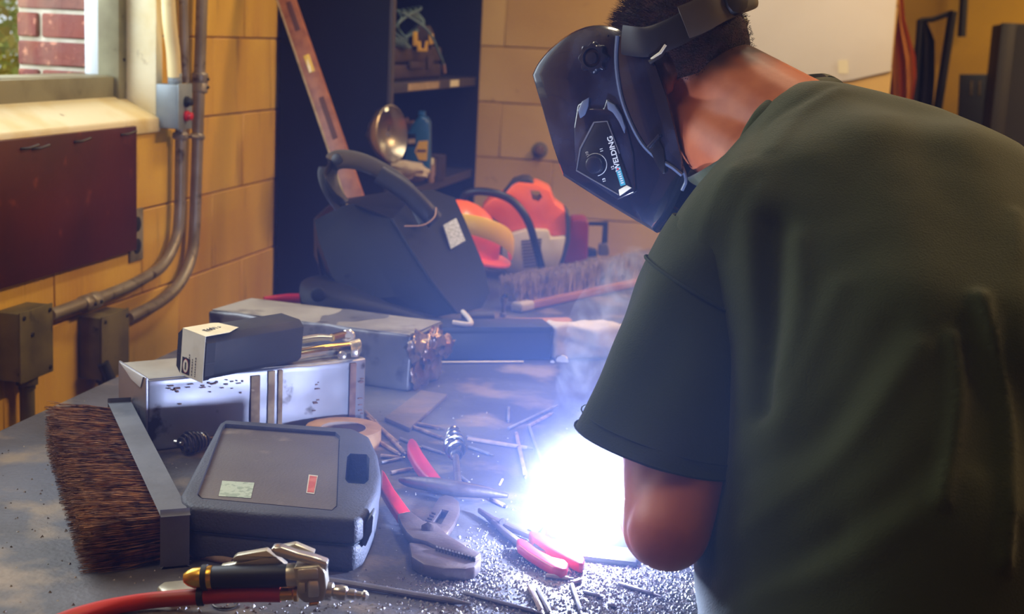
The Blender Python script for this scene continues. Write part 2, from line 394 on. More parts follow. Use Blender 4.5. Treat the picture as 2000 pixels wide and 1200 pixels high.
# window opening in the left wall
WY0, WY1, WZ0, WZ1 = 1.55, 3.21, 1.333, 2.5
def slab_with_hole(name, x0, x1, y0, y1, z0, z1, hy0, hy1, hz0, hz1, mat):
    bm = bmesh.new()
    box(bm, (x0, y0, z0), (x1, hy0, z1)); box(bm, (x0, hy1, z0), (x1, y1, z1))
    box(bm, (x0, hy0, z0), (x1, hy1, hz0)); box(bm, (x0, hy0, hz1), (x1, hy1, z1))
    return struct(fin(name, bm, mat))
wall_left = slab_with_hole('wall_left', XL - .12, XL - .006, -1.7, 8.6, 0, ZW, WY0 + .002, WY1 - .002, WZ0 - .002, WZ1, 'mortar')
XE = .235                                                # the back wall ends here, a taller bay opens behind it
wall_back = struct(B('wall_back', (XL, YB + .006, 0), (XE - .004, YB + .2, ZW), 'mortar', bev=0))
def blocks(parent, axis, u0, u1, plane, mat, hole=None, seed=1, z_to=2.7):
    rnd = random.Random(seed); L, J, cache = .406, .004, {}; JV = .0016
    k = 0; z = Z0 - .001
    while z < z_to:
        off = .203 if k % 2 else 0
        u = u0 - off
        while u < u1:
            a, b = max(u, u0), min(u + L, u1); c, d = z, z + COURSE
            rects = [(a, b, c, d)]
            if hole:
                h0, h1, g0, g1 = hole; new = []
                for (a1, b1, c1, d1) in rects:
                    if b1 <= h0 or a1 >= h1 or d1 <= g0 or c1 >= g1: new.append((a1, b1, c1, d1)); continue
                    if a1 < h0: new.append((a1, h0, c1, d1))
                    if b1 > h1: new.append((h1, b1, c1, d1))
                    if c1 < g0: new.append((max(a1, h0), min(b1, h1), c1, g0))
                    if d1 > g1: new.append((max(a1, h0), min(b1, h1), g1, d1))
                rects = new
            for (a1, b1, c1, d1) in rects:
                if b1 - a1 < .03 or d1 - c1 < .02: continue
                w, h = round(b1 - a1 - JV, 4), round(d1 - c1 - J, 4); key = (w, h)
                if key not in cache:
                    bm = bmesh.new(); t = .02
                    if axis == 'y': box(bm, (-t, -w / 2, -h / 2), (0, w / 2, h / 2), 0.0022, 1)
                    else: box(bm, (-w / 2, 0, -h / 2), (w / 2, t, h / 2), .0022, 1)
                    o = fin('block', bm, mat, parent); cache[key] = o.data
                else:
                    o = bpy.data.objects.new('block', cache[key]); COL.objects.link(o); o.parent = parent
                p = rnd.uniform(-.0012, .0012)
                o.location = (plane + p, (a1 + b1) / 2, (c1 + d1) / 2) if axis == 'y' else ((a1 + b1) / 2, plane + p, (c1 + d1) / 2)
            u += L
        z += COURSE; k += 1
blocks(wall_left, 'y', .9, YB, XL, 'wall_yellow', hole=(WY0, WY1, WZ0, WZ1), seed=3, z_to=2.5)
blocks(wall_back, 'x', XL, XE, YB, 'wall_tan', seed=4, z_to=2.5)
# window: sloping painted sill, painted jamb, metal frame, sash bars, pane; brick reveal outside
win = struct(thing('window_1', 'metal framed window with sloping cream painted sill', None, (XL, WY1, WZ0)))
PRl = lambda n, pts, ext, m, b=.003: PR(n, pts, ext, m, win, b)
PRl('window_sill', [(.012, 0, -.03), (.012, 0, .004), (-.10, 0, .056), (-.10, 0, -.03)], (0, -(WY1 - WY0), 0), 'cream', .006)
PRl('window_jamb', [(.002, -.008, 0), (.002, .03, 0), (-.118, .03, 0), (-.118, -.008, .0)], (0, 0, WZ1 - WZ0), 'cream', .006)
PRl('window_frame', [(-.075, -.045, .04), (-.075, -.003, .04), (-.13, -.003, .04), (-.13, -.045, .04)], (0, 0, WZ1 - WZ0 - .05), 'alu')
PRl('window_frame', [(-.085, -.05, .048), (-.085, -.05, .098), (-.13, -.05, .098), (-.13, -.05, .048)], (0, -(WY1 - WY0) + .05, 0), 'alu')
PRl('window_frame', [(-.10, -.002, .04), (-.10, -.002, .10), (-.20, -.002, .10), (-.20, -.002, .04)], (0, -(WY1 - WY0) + .05, 0), 'alu')
PRl('window_sash', [(-.135, -.03, .098), (-.135, -.002, .098), (-.172, -.002, .098), (-.172, -.03, .098)], (0, 0, WZ1 - WZ0 - .1), 'frame_white')
LA('screw', [(0, .004), (.003, .004), (.004, .002)], (XL - .0755, WY1 - .02, 1.47), (XL - .05, WY1 - .02, 1.47), 'nail', win, 10)
PRl('window_pane', [(-.150, -.03, .098), (-.150, -.03, WZ1 - WZ0), (-.154, -.03, WZ1 - WZ0), (-.154, -.03, .098)], (0, -(WY1 - WY0) + .06, 0), 'pane_glass', 0)
# outer brick leaf seen through the pane
pier = struct(B('wall_outer', (-1.918, WY1 + .012, .9), (-1.70, WY1 + .4, 2.6), 'brick_mortar', bev=0))
rnd = random.Random(5)
zz = 1.372
for k in range(14):
    cuts = [-1.922, -1.85, -1.70] if k % 2 else [-1.922, -1.858, -1.70]
    if k % 2: cuts = [-1.922, -1.82, -1.70][:2] + [-1.70] if False else [-1.922, -1.70]
    for a, b in zip(cuts[:-1], cuts[1:]):
        B('brick', (a + .005, WY1 + rnd.uniform(0, .003), zz + .005), (b - .005, WY1 + .06, zz + .0625), 'brick_dark' if rnd.random() < .45 else 'brick_red', pier, .004, 1)
    zz += .0677
struct(B('ground_outside', (-9, -3, .2), (-1.8, 12, .3), 'leaf_green', bev=0)).name = 'ground'
# trees outside, seen blurred through the pane
def leafy(name, label, c, r, n, seed, height):
    t = thing(name, label, 'tree', (c[0], c[1], .3)); rr = random.Random(seed)
    bm = bmesh.new(); tube(bm, [(0, 0, 0), (.03, .02, height * .5), (0, 0, height)], [.07, .05, .02], 8); fin('trunk', bm, 'bark', t)
    vs, fs = [], []
    for i in range(n):
        d = V((rr.gauss(0, 1), rr.gauss(0, 1), rr.gauss(0, 1))).normalized() * (rr.random() ** .4); p = V((d.x * r, d.y * r, height + d.z * r * 1.1))
        a = V((rr.gauss(0, 1), rr.gauss(0, 1), rr.gauss(0, 1))).normalized(); b = a.orthogonal().normalized(); s = rr.uniform(.016, .034)
        k = len(vs); vs += [p - a * s, p + b * s * .5, p + a * s, p - b * s * .5]; fs.append((k, k + 1, k + 2, k + 3))
    me = bpy.data.meshes.new('foliage'); me.from_pydata(vs, [], fs); link('foliage', me, 'leaf_green', t)
leafy('garden_tree', 'yellow green leafy tree outside the window beside the brick', (-3.5, 5.3), 1.0, 14000, 1, 1.5)
leafy('garden_shrub', 'low green shrub outside, below the yellow green tree', (-3.1, 4.6), .5, 5000, 2, .75)

# ceiling lamps (out of view, above)
for i, (x, y, z, p) in enumerate(LAMPS):
    t = thing('ceiling_lamp', ['fluorescent ceiling lamp above the bench', 'fluorescent ceiling lamp right of the bench', 'added fluorescent ceiling lamp brightening the bay behind the white board', 'added fluorescent ceiling lamp brightening the near left of the bench'][i], 'lamp', (x, y, ZW), group='ceiling lamps')
    B('housing', (-.17, -.63, -.09), (.17, .63, 0), 'lamp_white', t, .01)
    for s in (-.08, .08):
        bm = bmesh.new(); tube(bm, [(s, -.6, -.105), (s, .6, -.105)], .013, 10); fin('tube', bm, 'lamp_tube', t)

# ------------------------------------------------------------------ on the left wall
bd = thing('wall_board', 'dark maroon board fixed to the yellow wall below the window', 'board', (XL, 2.53, 1.036))
B('panel', (.002, -.55, 0), (.020, .537, .289), 'board_maroon', bd, .003)
for px, py in ((40, 291), (62, 291), (145, 277), (236, 263)):
    p = onx(px, py, XL + .02) - V(bd.location)
    bm = bmesh.new(); tube(bm, [p, p + V((.012, .012, .001)), p + V((.02, .035, .007))], .0027, 7); fin('nail', bm, 'nail', bd)
ol = thing('outlet_plate', 'grey steel double outlet plate beside the maroon board', 'outlet', (XL, 3.094, 1.067))
B('plate', (0, -.034, -.062), (.006, .034, .062), 'plate_steel', ol, .002)
for s in (-1, 1):
    bm = bmesh.new(); lathe(bm, [(0, .018), (.003, .018), (.0035, .016)], (.005, 0, s * .026), (.1, 0, s * .026), 18); r = fin('receptacle', bm, 'black_rubber', ol)
    for q in (-1, 1): B('slot', (.0082, q * .006 - .001, s * .026 - .003), (.0092, q * .006 + .001, s * .026 + .005), 'nail', r, 0)
XP = XL + .028
def cond(name, px, r, mat, label, x=XP, sm=6):
    t = thing(name, label, 'conduit', (XL, onx(*px[0], x).y, onx(*px[0], x).z))
    TB('pipe', [onx(a, b, x) for a, b in px], r, mat, t, sides=14, smooth=sm); return t
c1 = cond('conduit', [(353, 250), (352, 330), (350, 420), (343, 470), (318, 518), (270, 550), (205, 578), (150, 597), (98, 616)], .0135, 'conduit', 'steel conduit bending from the switch box to the left junction box')
def collar(t, px, py, px2, py2, r=.019, x=XP, mat='conduit', ears=True):
    a, b = onx(px, py, x), onx(px2, py2, x); L = (b - a).length
    c = LA('coupling', [(0, r * .85), (.004, r), (L * .45, r), (L * .5, r * .92), (L * .55, r), (L - .004, r), (L, r * .85)], a, b, mat, t, 16)
    if ears:
        for f in (.3, .7): LA('screw', [(0, .004), (.008, .004), (.009, .001)], a.lerp(b, f) + V((r * .8, 0, 0)), a.lerp(b, f) + V((r * 2, .01, 0)), 'nail', c, 8)
collar(c1, 352, 258, 352, 272, ears=False); collar(c1, 190, 585, 160, 596)
c2 = cond('conduit', [(396, -60), (393, 40), (388, 200), (384, 330), (380, 440), (374, 500), (352, 552), (312, 590), (250, 622)], .0145, 'conduit', 'long steel conduit running up the wall beside the dark cabinet')
collar(c2, 391, 142, 390, 182, .02); collar(c2, 386, 262, 385, 272, .019, ears=False)
t = thing('pipe_strap', 'small strap linking the two conduits under the switch box', 'strap', onx(374, 268, XL)); TB('clip', [onx(366, 268, XP), onx(374, 266, XP + .012), onx(386, 268, XP + .016)], .004, 'conduit', t, 8)
c3 = cond('cable_sheath', [(326, -60), (331, 40), (338, 100), (341, 150)], .0165, 'conduit_cream', 'cream painted flexible pipe entering the switch box from above', x=XP + .012)
collar(c3, 341, 140, 342, 165, .017, x=XP + .012, mat='box_grey', ears=False)
c4 = cond('conduit', [(357, -60), (359, 60), (361, 162)], .0115, 'conduit', 'thin grey conduit between the cream pipe and the long conduit', x=XP - .01)
def wallbox(name, label, px_tl, px_br, mat, depth, x0=XL):
    a, b = onx(*px_tl, x0 + depth), onx(*px_br, x0 + depth)
    t = thing(name, label, 'junction box', (x0, (a.y + b.y) / 2, (a.z + b.z) / 2)); hy, hz = abs(b.y - a.y) / 2, abs(a.z - b.z) / 2
    B('body', (0.001, -hy, -hz), (depth * .93, hy, hz), mat, t, .005); l = B('cover', (depth * .93, -hy - .002, -hz - .002), (depth, hy + .002, hz + .002), mat, t, .002)
    return t, hy, hz
sw, hy, hz = wallbox('switch_box', 'grey switch box with black and red buttons below the window corner', (350, 166), (375, 250), 'box_grey', .062)
for z, m in ((.012, 'black_rubber'), (-.022, 'red_button')):
    LA('button', [(0, .013), (.006, .013), (.007, .0095), (.016, .0095), (.018, .006)], V(sw.location) + V((.062, .0, z)), V(sw.location) + V((.2, .0, z)), m, sw, 16)
b1, hy, hz = wallbox('junction_box', 'olive brown junction box at the far left with a pipe dropping below', (40, 614), (104, 724), 'box_olive', .06)
for q in ((-.8, .85), (.8, .85), (.8, -.85), (-.3, .3)): LA('screw', [(0, .005), (.003, .004)], V(b1.location) + V((.06, q[0] * hy, q[1] * hz)), V(b1.location) + V((.1, q[0] * hy, q[1] * hz)), 'nail', b1, 8)
bl = V(b1.location)
LA('fitting', [(0, .022), (.02, .022), (.022, .017), (.03, .017)], bl + V((.03, .01, -hz)), bl + V((.03, .01, -hz - 1)), 'box_olive', b1, 14)
TB('drop_pipe', [bl + V((.03, .01, -hz - .02)), V((bl.x + .03, bl.y + .01, .05))], .015, 'box_olive', b1, 12)
b2, hy, hz = wallbox('junction_box', 'dark brown junction box nearer the metal tin with a loose cover', (200, 622), (252, 722), 'box_olive', .06)
bl = V(b2.location)
for q in ((-.8, .85), (.85, .8)): LA('screw', [(0, .005), (.003, .004)], bl + V((.06, q[0] * hy, q[1] * hz)), bl + V((.1, q[0] * hy, q[1] * hz)), 'nail', b2, 8)
LA('fitting', [(0, .022), (.02, .022), (.022, .017), (.03, .017)], bl + V((.03, .01, -hz)), bl + V((.03, .01, -hz - 1)), 'box_olive', b2, 14)
TB('drop_pipe', [bl + V((.03, .01, -hz - .02)), V((bl.x + .03, bl.y + .01, .05))], .015, 'box_olive', b2, 12)
TB('cable', [bl + V((.06, -.06, -.03)), bl + V((.075, -.045, -.09)), bl + V((.07, -.02, -.2))], .013, 'black_rubber', b2, 10, smooth=5)

# ------------------------------------------------------------------ workbench
bench = thing('workbench', 'heavy steel topped workbench strewn with tools and rods', 'workbench', (-.66, 2.55, 0))
BX0, BX1, BY0, BY1 = -1.258, -.05, 1.08, 4.42
PR('tabletop', [(BX0 + .66, BY0 - 2.55, ZT), (BX1 + .66, BY0 - 2.55, ZT), (BX1 + .66, BY1 - 2.55, ZT), (-1.185 + .66, BY1 - 2.55, ZT), (-1.185 + .66, 3.955 - 2.55, ZT), (BX0 + .66, 3.955 - 2.55, ZT)], (0, 0, -.03), 'bench_steel', bench, .004)
for x in (BX0 + .06, BX1 - .12):
    for y in (BY0 + .06, (BY0 + BY1) / 2, BY1 - .12): B('leg', (x + .66, y - 2.55, 0), (x + .72, y - 2.49, ZT - .03), 'bench_frame', bench, .004)
B('rail', (BX0 + .70, BY0 - 2.49, ZT - .10), (BX0 + .74, 3.94 - 2.55, ZT - .03), 'bench_frame', bench, .003)
B('rail', (BX1 + .56, BY0 - 2.49, ZT - .10), (BX1 + .60, BY1 - 2.61, ZT - .03), 'bench_frame', bench, .003)
B('shelf', (BX0 + .72, BY0 - 2.47, .25), (BX1 + .58, BY1 - 2.63, .275), 'bench_frame', bench, .003)

# ------------------------------------------------------------------ cabinet and its contents
CY0, CXF, CY1 = 3.976, -1.207, 5.10
cab = thing('steel_cabinet', 'tall dark navy steel cabinet standing open in the corner', 'cabinet', (-1.375, 4.54, 0))
def cb(n, lo, hi, m='cab_navy', par=cab, bev=.002): return B(n, V(lo) - V((-1.375, 4.54, 0)), V(hi) - V((-1.375, 4.54, 0)), m, par, bev)
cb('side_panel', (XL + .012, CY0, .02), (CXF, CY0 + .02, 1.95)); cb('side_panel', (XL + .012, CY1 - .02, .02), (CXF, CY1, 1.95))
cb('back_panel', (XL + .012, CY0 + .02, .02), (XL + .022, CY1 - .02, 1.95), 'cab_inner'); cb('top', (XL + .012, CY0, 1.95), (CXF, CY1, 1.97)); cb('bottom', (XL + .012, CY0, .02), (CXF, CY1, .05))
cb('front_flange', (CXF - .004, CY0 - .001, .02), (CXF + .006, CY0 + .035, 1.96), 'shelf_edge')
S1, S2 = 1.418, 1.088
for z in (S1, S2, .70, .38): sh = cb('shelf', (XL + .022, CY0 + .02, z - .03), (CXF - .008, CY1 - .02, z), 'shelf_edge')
def on_edge(n, x0, x1, z, m): a, b = onx(x0, 160, CXF), onx(x1, 160, CXF); cb(n, (CXF - .0085, a.y, z - .026), (CXF - .0065, b.y, z - .004), m, bev=0)
on_edge('label_strip', 802, 862, S1, 'label_tan'); on_edge('label_strip', 884, 900, S1, 'label_cream')
LV = math.radians
# upper shelf: brown tool case, coil of cable, yellow clamp
tc = thing('tool_case', 'dark brown plastic tool case on the upper cabinet shelf', 'tool case', (-1.34, 4.46, S1))
B('shell', (-.10, -.32, .001), (.08, .30, .05), 'toolcase_brown', tc, .012, 3); B('lid', (-.10, -.32, .053), (.08, .30, .105), 'toolcase_brown', tc, .012, 3)
B('latch', (.08, .10, .03), (.088, .17, .075), 'toolcase_brown', tc, .003); B('handle', (.08, -.12, .035), (.094, .05, .06), 'toolcase_brown', tc, .006)
_c = onh(792, 100, 4.48); cc = thing('cable_coil', 'loose coil of grey blue cable hanging over the tool case', 'cable', (_c.x, _c.y, S1 + .106))
for k in range(5):
    a = k * .6; pts = []
    for j in range(25):
        u = 2 * math.pi * j / 24; pts.append((.02 * math.sin(3 * u + k), .11 * math.cos(u) + .02 * k - .03, .050 + .055 * math.sin(u + .2 * k) + .004 * k))
    bm = bmesh.new(); tube(bm, pts, .0042, 7); fin('loop', bm, 'cable', cc)
bm = bmesh.new(); tube(bm, smooth_path([(.02, -.12, .10), (.09, -.08, .05), (.12, -.04, -.02), (.125, -.01, -.05)], 5), .004, 7); fin('lead', bm, 'cable', cc)
bm = bmesh.new(); tube(bm, [(.125, -.01, -.05), (.126, .003, -.075)], .006, 8); fin('plug', bm, 'jug_tan', cc)
yc = thing('tie_down_ratchet', 'yellow and brown clamp sitting on top of the tool case', 'clamp', (-1.25, 4.47, S1 + .106))
HPx = lambda n, px, D, th, m, par: HP(n, px, D, th, m, par, .002)
D1 = 4.55
HPx('body', [(806, 98), (806, 58), (812, 48), (838, 50), (846, 66), (843, 96)], D1 + .02, .05, 'toolcase_brown', yc)
HPx('jaw', [(814, 101), (815, 80), (821, 80), (822, 95), (828, 95), (831, 80), (836, 80), (834, 101)], D1, .03, 'yellow_plastic', yc)
HPx('grip', [(806, 90), (806, 62), (815, 62), (815, 90)], D1, .03, 'yellow_plastic', yc); HPx('grip', [(837, 88), (837, 66), (846, 66), (846, 86)], D1, .03, 'yellow_plastic', yc)
# lower shelf
def upright(px, py, z, off=0): return T(px, py, z)
jg = thing('antifreeze_jug', 'blue plastic jug with a yellow label on the lower cabinet shelf', 'jug', (-1.30, 4.40, S2))
DJ = 4.53
HP('body', [(788, 342), (787, 306), (794, 262), (806, 240), (820, 226), (832, 230), (839, 240), (839, 342)], DJ, .10, 'jug_blue', jg, .010, 3)
HP('cap', [(817, 228), (817, 218), (830, 218), (830, 230)], DJ + .03, .04, 'jug_blue', jg, .003)
HP('label', [(810, 296), (818, 276), (836, 275), (834, 314), (818, 313)], DJ - .0015, .0012, 'jug_yellow', jg, 0)
HP('stamp', [(795, 262), (812, 262), (812, 286), (795, 286)], DJ - .0012, .001, 'cab_navy', jg, 0); HP('stamp', [(797, 272), (811, 271), (811, 280), (797, 281)], DJ - .0024, .0008, 'card', jg, 0)
HP('stamp', [(817, 318), (825, 318), (825, 325), (817, 325)], DJ - .0012, .001, 'print_red', jg, 0)
for r_ in ((814, 292, 832, 297),): HP('lettering', [(r_[0], r_[1]), (r_[2], r_[1]), (r_[2], r_[3]), (r_[0], r_[3])], DJ - .0028, .0006, 'ink_brown', jg, 0)
jt = thing('oil_bottle', 'tan plastic bottle behind the blue jug and the round lamp', 'bottle', (-1.36, 4.42, S2))
HP('body', [(782, 340), (782, 270), (790, 240), (808, 236), (808, 340)], DJ + .12, .07, 'jug_tan', jt, .008); HP('cap', [(790, 240), (790, 231), (797, 231), (797, 240)], DJ + .14, .03, 'jug_tan', jt, .002)
hl = thing('sealed_beam_lamp', 'round glass headlamp bulb propped up on the lower cabinet shelf', 'lamp', onh(763, 262, 4.09))
a = onh(763, 260, 4.09); ax = (V((.92, -.26, .10))).normalized()
bm = bmesh.new(); lathe(bm, [(-.075, .012), (-.06, .02), (-.045, .05), (-.02, .075), (-.004, .082), (.004, .083), (.006, .079), (.0, .074), (-.02, .06), (-.035, .03), (-.04, .006)], (0, 0, 0), ax, 28); fin('reflector', bm, 'reflector', hl)
bm = bmesh.new(); lathe(bm, [(.003, .078), (.010, .06), (.014, .035), (.016, .008)], (0, 0, 0), ax, 28); fin('lens', bm, 'pane_glass', hl)
bm = bmesh.new(); tube(bm, [(-.02 * ax.x + .01, -.02 * ax.y, .0), (-.008 * ax.x, -.008 * ax.y, 0)], .008, 8); fin('filament_shield', bm, 'chrome', hl)
rg = thing('shop_rag', 'crumpled pale rag in front of the blue jug', 'rag', onh(785, 335, 4.3))
def lump(name, c, r, mat, parent, seed, amp=.35, fr=18, sub=3):
    bm = bmesh.new(); bmesh.ops.create_icosphere(bm, subdivisions=sub, radius=1)
    for v in bm.verts:
        n = v.co.normalized(); k = 1 + amp * noise.noise(n * 2.2 + V((seed, 0, 0))) + amp * .5 * noise.noise(n * 5 + V((0, seed, 0))); v.co = V((n.x * r[0] * k, n.y * r[1] * k, n.z * r[2] * k)) + V(c)
    return fin(name, bm, mat, parent, 60)
lump('cloth', (0, 0, 0), (.075, .05, .032), 'rag', rg, 3)
cn = thing('small_can', 'small dark can with a pale label right of the blue jug', 'can', (-1.25, 4.62, S2))
pc = onh(851, 322, 4.72); cn.location = (pc.x, pc.y, S2)
bm = bmesh.new(); lathe(bm, [(0, .03), (.002, .033), (.085, .033), (.088, .03)], (0, 0, 0), (0, 0, 1), 18); fin('can', bm, 'toolcase_brown', cn)
B('label', (-.008, -.0345, .02), (.008, -.031, .075), 'label_tan', cn, 0)
bt = thing('small_bottle', 'tiny bottle with cream cap between the jug and the can', 'bottle', (0, 0, 0)); pc = onh(842, 322, 4.66); bt.location = (pc.x, pc.y, S2)
bm = bmesh.new(); lathe(bm, [(0, .012), (.05, .012), (.06, .006)], (0, 0, 0), (0, 0, 1), 12); fin('body', bm, 'jug_tan', bt)
bm = bmesh.new(); lathe(bm, [(.06, .008), (.08, .008)], (0, 0, 0), (0, 0, 1), 12); fin('cap', bm, 'label_cream', bt)
# wooden spirit level leaning on the cabinet
pa, pb = onh(693, 392, 3.62), onh(520, -110, 3.93)
lv = framed('spirit_level', 'long wooden spirit level leaning against the dark cabinet', 'level', pa, pb - pa, -HEAD)
Lg = (pb - pa).length; s0 = (ZT + .012 - pa.z) / ((pb - pa).normalized().z)
B('beam', (s0, -.024, -.026), (Lg, .024, 0), 'level_wood', lv, .002)
B('edge_binding', (s0, .019, -.0255), (Lg, .0245, .0008), 'label_tan', lv, .001); 
def along(py): return (onh(np.interp(py, [0, 392], [545, 680]), py, 3.7) - pa).dot((pb - pa).normalized())
for (y0, y1, m, h) in ((80, 122, 'level_vial', .008), (182, 280, 'level_slot', .007), (-60, 20, 'level_slot', .007)):
    q0, q1 = along(y1), along(y0); s = B('vial' if m == 'level_vial' else 'slot', (q0, -.012, -.001), (q1, -.012 + 2 * h, .0012), m, lv, .004, 3)

# ------------------------------------------------------------------ back wall and the bay behind
wb = thing('white_board', 'large white board on the wall behind the welder', 'board', (0, YB - .02, 1.4))
def yb(px, py, y): return ony(px, py, y)
pts = [yb(1400, 192, YB - .012), yb(1665, 156, YB - .012), yb(1740, 139, YB - .012), yb(1760, -120, YB - .012), yb(1400, -120, YB - .012)]
PR('sheet', [p - V(wb.location) for p in pts], (0, .009, 0), 'white_board', wb, .001)
pts = [yb(1636, 118, YB - .0135), yb(1656, 117, YB - .0135), yb(1657, 144, YB - .0135), yb(1637, 144, YB - .0135)]
PR('stain_patch', [p - V(wb.location) for p in pts], (0, .001, 0), 'label_cream', wb)
pv = thing('wall_bolt', 'small capped pipe stub on the tan block wall', 'pipe stub', ony(1055, 293, YB)); q = V(pv.location)
LA('flange', [(0, .03), (.006, .03), (.008, .02)], q, q - V((0, .1, 0)), 'conduit', pv, 16); LA('stub', [(.006, .017), (.03, .017), (.034, .012)], q, q - V((0, .1, 0)), 'ink_brown', pv, 14)
YF = 6.9
cl = thing('hanging_cloth', 'orange brown cloth hanging beside the white board', 'cloth', ony(1765, 120, 6.2))
def drape(name, px_l, px_r, y, mat, parent, waves, amp):
    bm = bmesh.new(); n, m = 24, len(px_l); rows = []
    for (la, lb), (ra, rb) in zip(px_l, px_r):
        a, b = ony(la, lb, y), ony(ra, rb, y); row = []
        for i in range(n + 1):
            p = a.lerp(b, i / n); p.y += amp * math.sin(i / n * waves * 6.28) ; row.append(bm.verts.new(p - V(parent.location)))
        rows.append(row)
    for r0, r1 in zip(rows[:-1], rows[1:]):
        for i in range(n): bm.faces.new((r0[i], r0[i + 1], r1[i + 1], r1[i]))
    bmesh.ops.solidify(bm, geom=bm.faces[:], thickness=.004); return fin(name, bm, mat, parent, 60)
drape('sheet', [(1730, -90), (1730, 60), (1725, 140), (1728, 240), (1725, 400)], [(1756, -90), (1768, 40), (1788, 110), (1790, 150), (1782, 200)], 6.2, 'orange_cloth', cl, 2.5, .025)
fr = thing('welding_screen', 'black tubular screen frame with dark curtain hanging loose', 'screen', ony(1815, 190, YF - .3))
yy = YF - .3
def bar(name, px, r, mat, par, y): TB(name, [ony(a, b, y) for a, b in px], r, mat, par, 8)
bar('upright', [(1797, 38), (1770, 420), (1741, 789)], .014, 'frame_black', fr, yy); bar('upright', [(1861, 22), (1835, 190), (1800, 420), (1745, 789)], .02, 'frame_black', fr, yy); bar('crossbar', [(1797, 40), (1822, 38), (1862, 24)], .012, 'frame_black', fr, yy)
drape('curtain', [(1796, 42), (1786, 90), (1784, 150), (1780, 210), (1770, 400)], [(1812, 44), (1826, 80), (1826, 150), (1822, 210), (1815, 400)], yy + .02, 'curtain_dark', fr, 1.5, .03)
hp = thing('wall_pipe', 'short black pipe hanging on the far yellow wall', 'pipe', ony(1882, 70, 7.3)); bar('pipe', [(1888, -90), (1878, 72)], .02, 'frame_black', hp, 7.3)
gp = thing('grey_panel', 'grey panel with pale scratches leaning below the black pipe', 'panel', ony(1900, 240, 6.6)); pts = [ony(a, b, 6.6) - V(gp.location) for a, b in ((1844, 797), (1875, 145), (1950, 145), (1926, 797))]
PR('sheet', pts, (0, .03, 0), 'panel_grey', gp, .004)
for a in (1896, 1912): q = [ony(x, y, 6.598) - V(gp.location) for x, y in ((a, 158), (a + 4, 158), (a + 3, 186), (a - 1, 186))]; PR('scratch', q, (0, .002, 0), 'label_tan', gp)
lk = thing('dark_locker', 'dark brown locker at the far right behind the welder', 'locker', ony(1990, 200, 6.0))
a = ony(1966, 45, 6.0); B('body', (a.x - lk.location.x, 0, -lk.location.z), (a.x - lk.location.x + .7, .5, a.z - lk.location.z), 'locker_dark', lk, .006)
b = ony(1986, 40, 6.0); B('door', (b.x - lk.location.x, -.02, .1 - lk.location.z), (a.x - lk.location.x + .68, 0, a.z - lk.location.z - .01), 'locker_dark', lk, .004)
c = ony(1950, 45, 6.0); B('corner_post', (a.x - lk.location.x - .02, -.02, -lk.location.z), (a.x - lk.location.x + .04, .02, a.z - lk.location.z), 'frame_black', lk, .004)

# ================================================================== THINGS ON THE BENCH
def flat_root(name, label, cat, a, d, z=ZT, group=None):
    t = thing(name, label, cat, (a[0], a[1], z), math.atan2(d[1], d[0]), group); sync(); return t
def dented_box(bm, L, W, H, amp, seed, cuts=14, bev=.004, fr=9):
    b = bmesh.new(); bmesh.ops.create_cube(b, size=1)
    for v in b.verts: v.co = V(((v.co.x + .5) * L, (v.co.y + .5) * W, (v.co.z + .5) * H))
    bevel(b, bev, 2)
    bmesh.ops.subdivide_edges(b, edges=[e for e in b.edges if e.calc_length() > .03], cuts=cuts, use_grid_fill=True)
    for v in b.verts:
        k = noise.noise(v.co * fr + V((seed, 0, 0))) * amp + noise.noise(v.co * fr * 3 + V((seed, 5, 0))) * amp * .4
        if v.co.z > .003: v.co += V((k * .4, k, k * .7))
    merge(bm, b)
def cut(o, cutters):
    for c in cutters:
        m = o.modifiers.new('cut', 'BOOLEAN'); m.object = c; m.operation = 'DIFFERENCE'; m.solver = 'EXACT'
    sync(); me = bpy.data.meshes.new_from_object(o.evaluated_get(bpy.context.evaluated_depsgraph_get())); o.modifiers.clear(); o.data = me
    for c in cutters: bpy.data.objects.remove(c)
    me.polygons.foreach_set('use_smooth', [True] * len(me.polygons)); me.set_sharp_from_angle(angle=math.radians(35))
    return o

# --- metal tin, near
LT, WT, HT = .385, .125, .117
d1 = V((.695, .719)).normalized(); 
tin = flat_root('metal_tin', 'long silver sheet metal tin with brown tape stains, under the black box', 'tin', T(288, 884), d1)
bm = bmesh.new(); dented_box(bm, LT, WT, HT, .0035, 2.0); fin('body', bm, 'tin', tin, 50)
bm = bmesh.new(); dented_box(bm, LT - .006, WT - .006, .0012, .0004, 4.0, 6, .0004); o = fin('top_sheet', bm, 'tin_top', tin, 50); o.location = (.003, .003, HT - .0002)
B('end_lip', (-.0035, -.001, -.0 + .002), (.001, WT + .001, HT + .004), 'tin', tin, .0015)
PR('folded_flap', [(-.004, .006, HT + .004), (-.004, WT - .01, HT + .004), (-.004, WT - .04, HT - .004), (-.004, .06, HT - .012), (-.004, .018, HT - .016)], (-.0015, 0, 0), 'frame_white', tin, .0004)
for x0, x1, z0, z1, m in ((.172, .188, .004, .108, 'tape_brown'), (.202, .214, .004, .113, 'tape_brown'), (.220, .228, .004, .113, 'tape_brown'), (.352, .364, .003, .113, 'ink_brown')):
    B('tape_strip', (x0, -.0042, z0), (x1, -.0018, z1), m, tin, .0005)
rr = random.Random(8)
for k in range(26): x = rr.uniform(.03, .17); z = HT - .012 - abs(rr.gauss(0, .012)); B('smudge', (x, -.0036, z), (x + rr.uniform(.002, .009), -.0016, z + rr.uniform(.001, .003)), 'ink_brown', tin, 0)
for k in range(20): x = rr.choice((.285, .289, .372)); z = rr.uniform(.015, .09); B('smudge', (x + rr.uniform(-.004, .004), -.0036, z), (x + rr.uniform(.004, .008), -.0016, z + .0015), 'ink_brown', tin, 0)
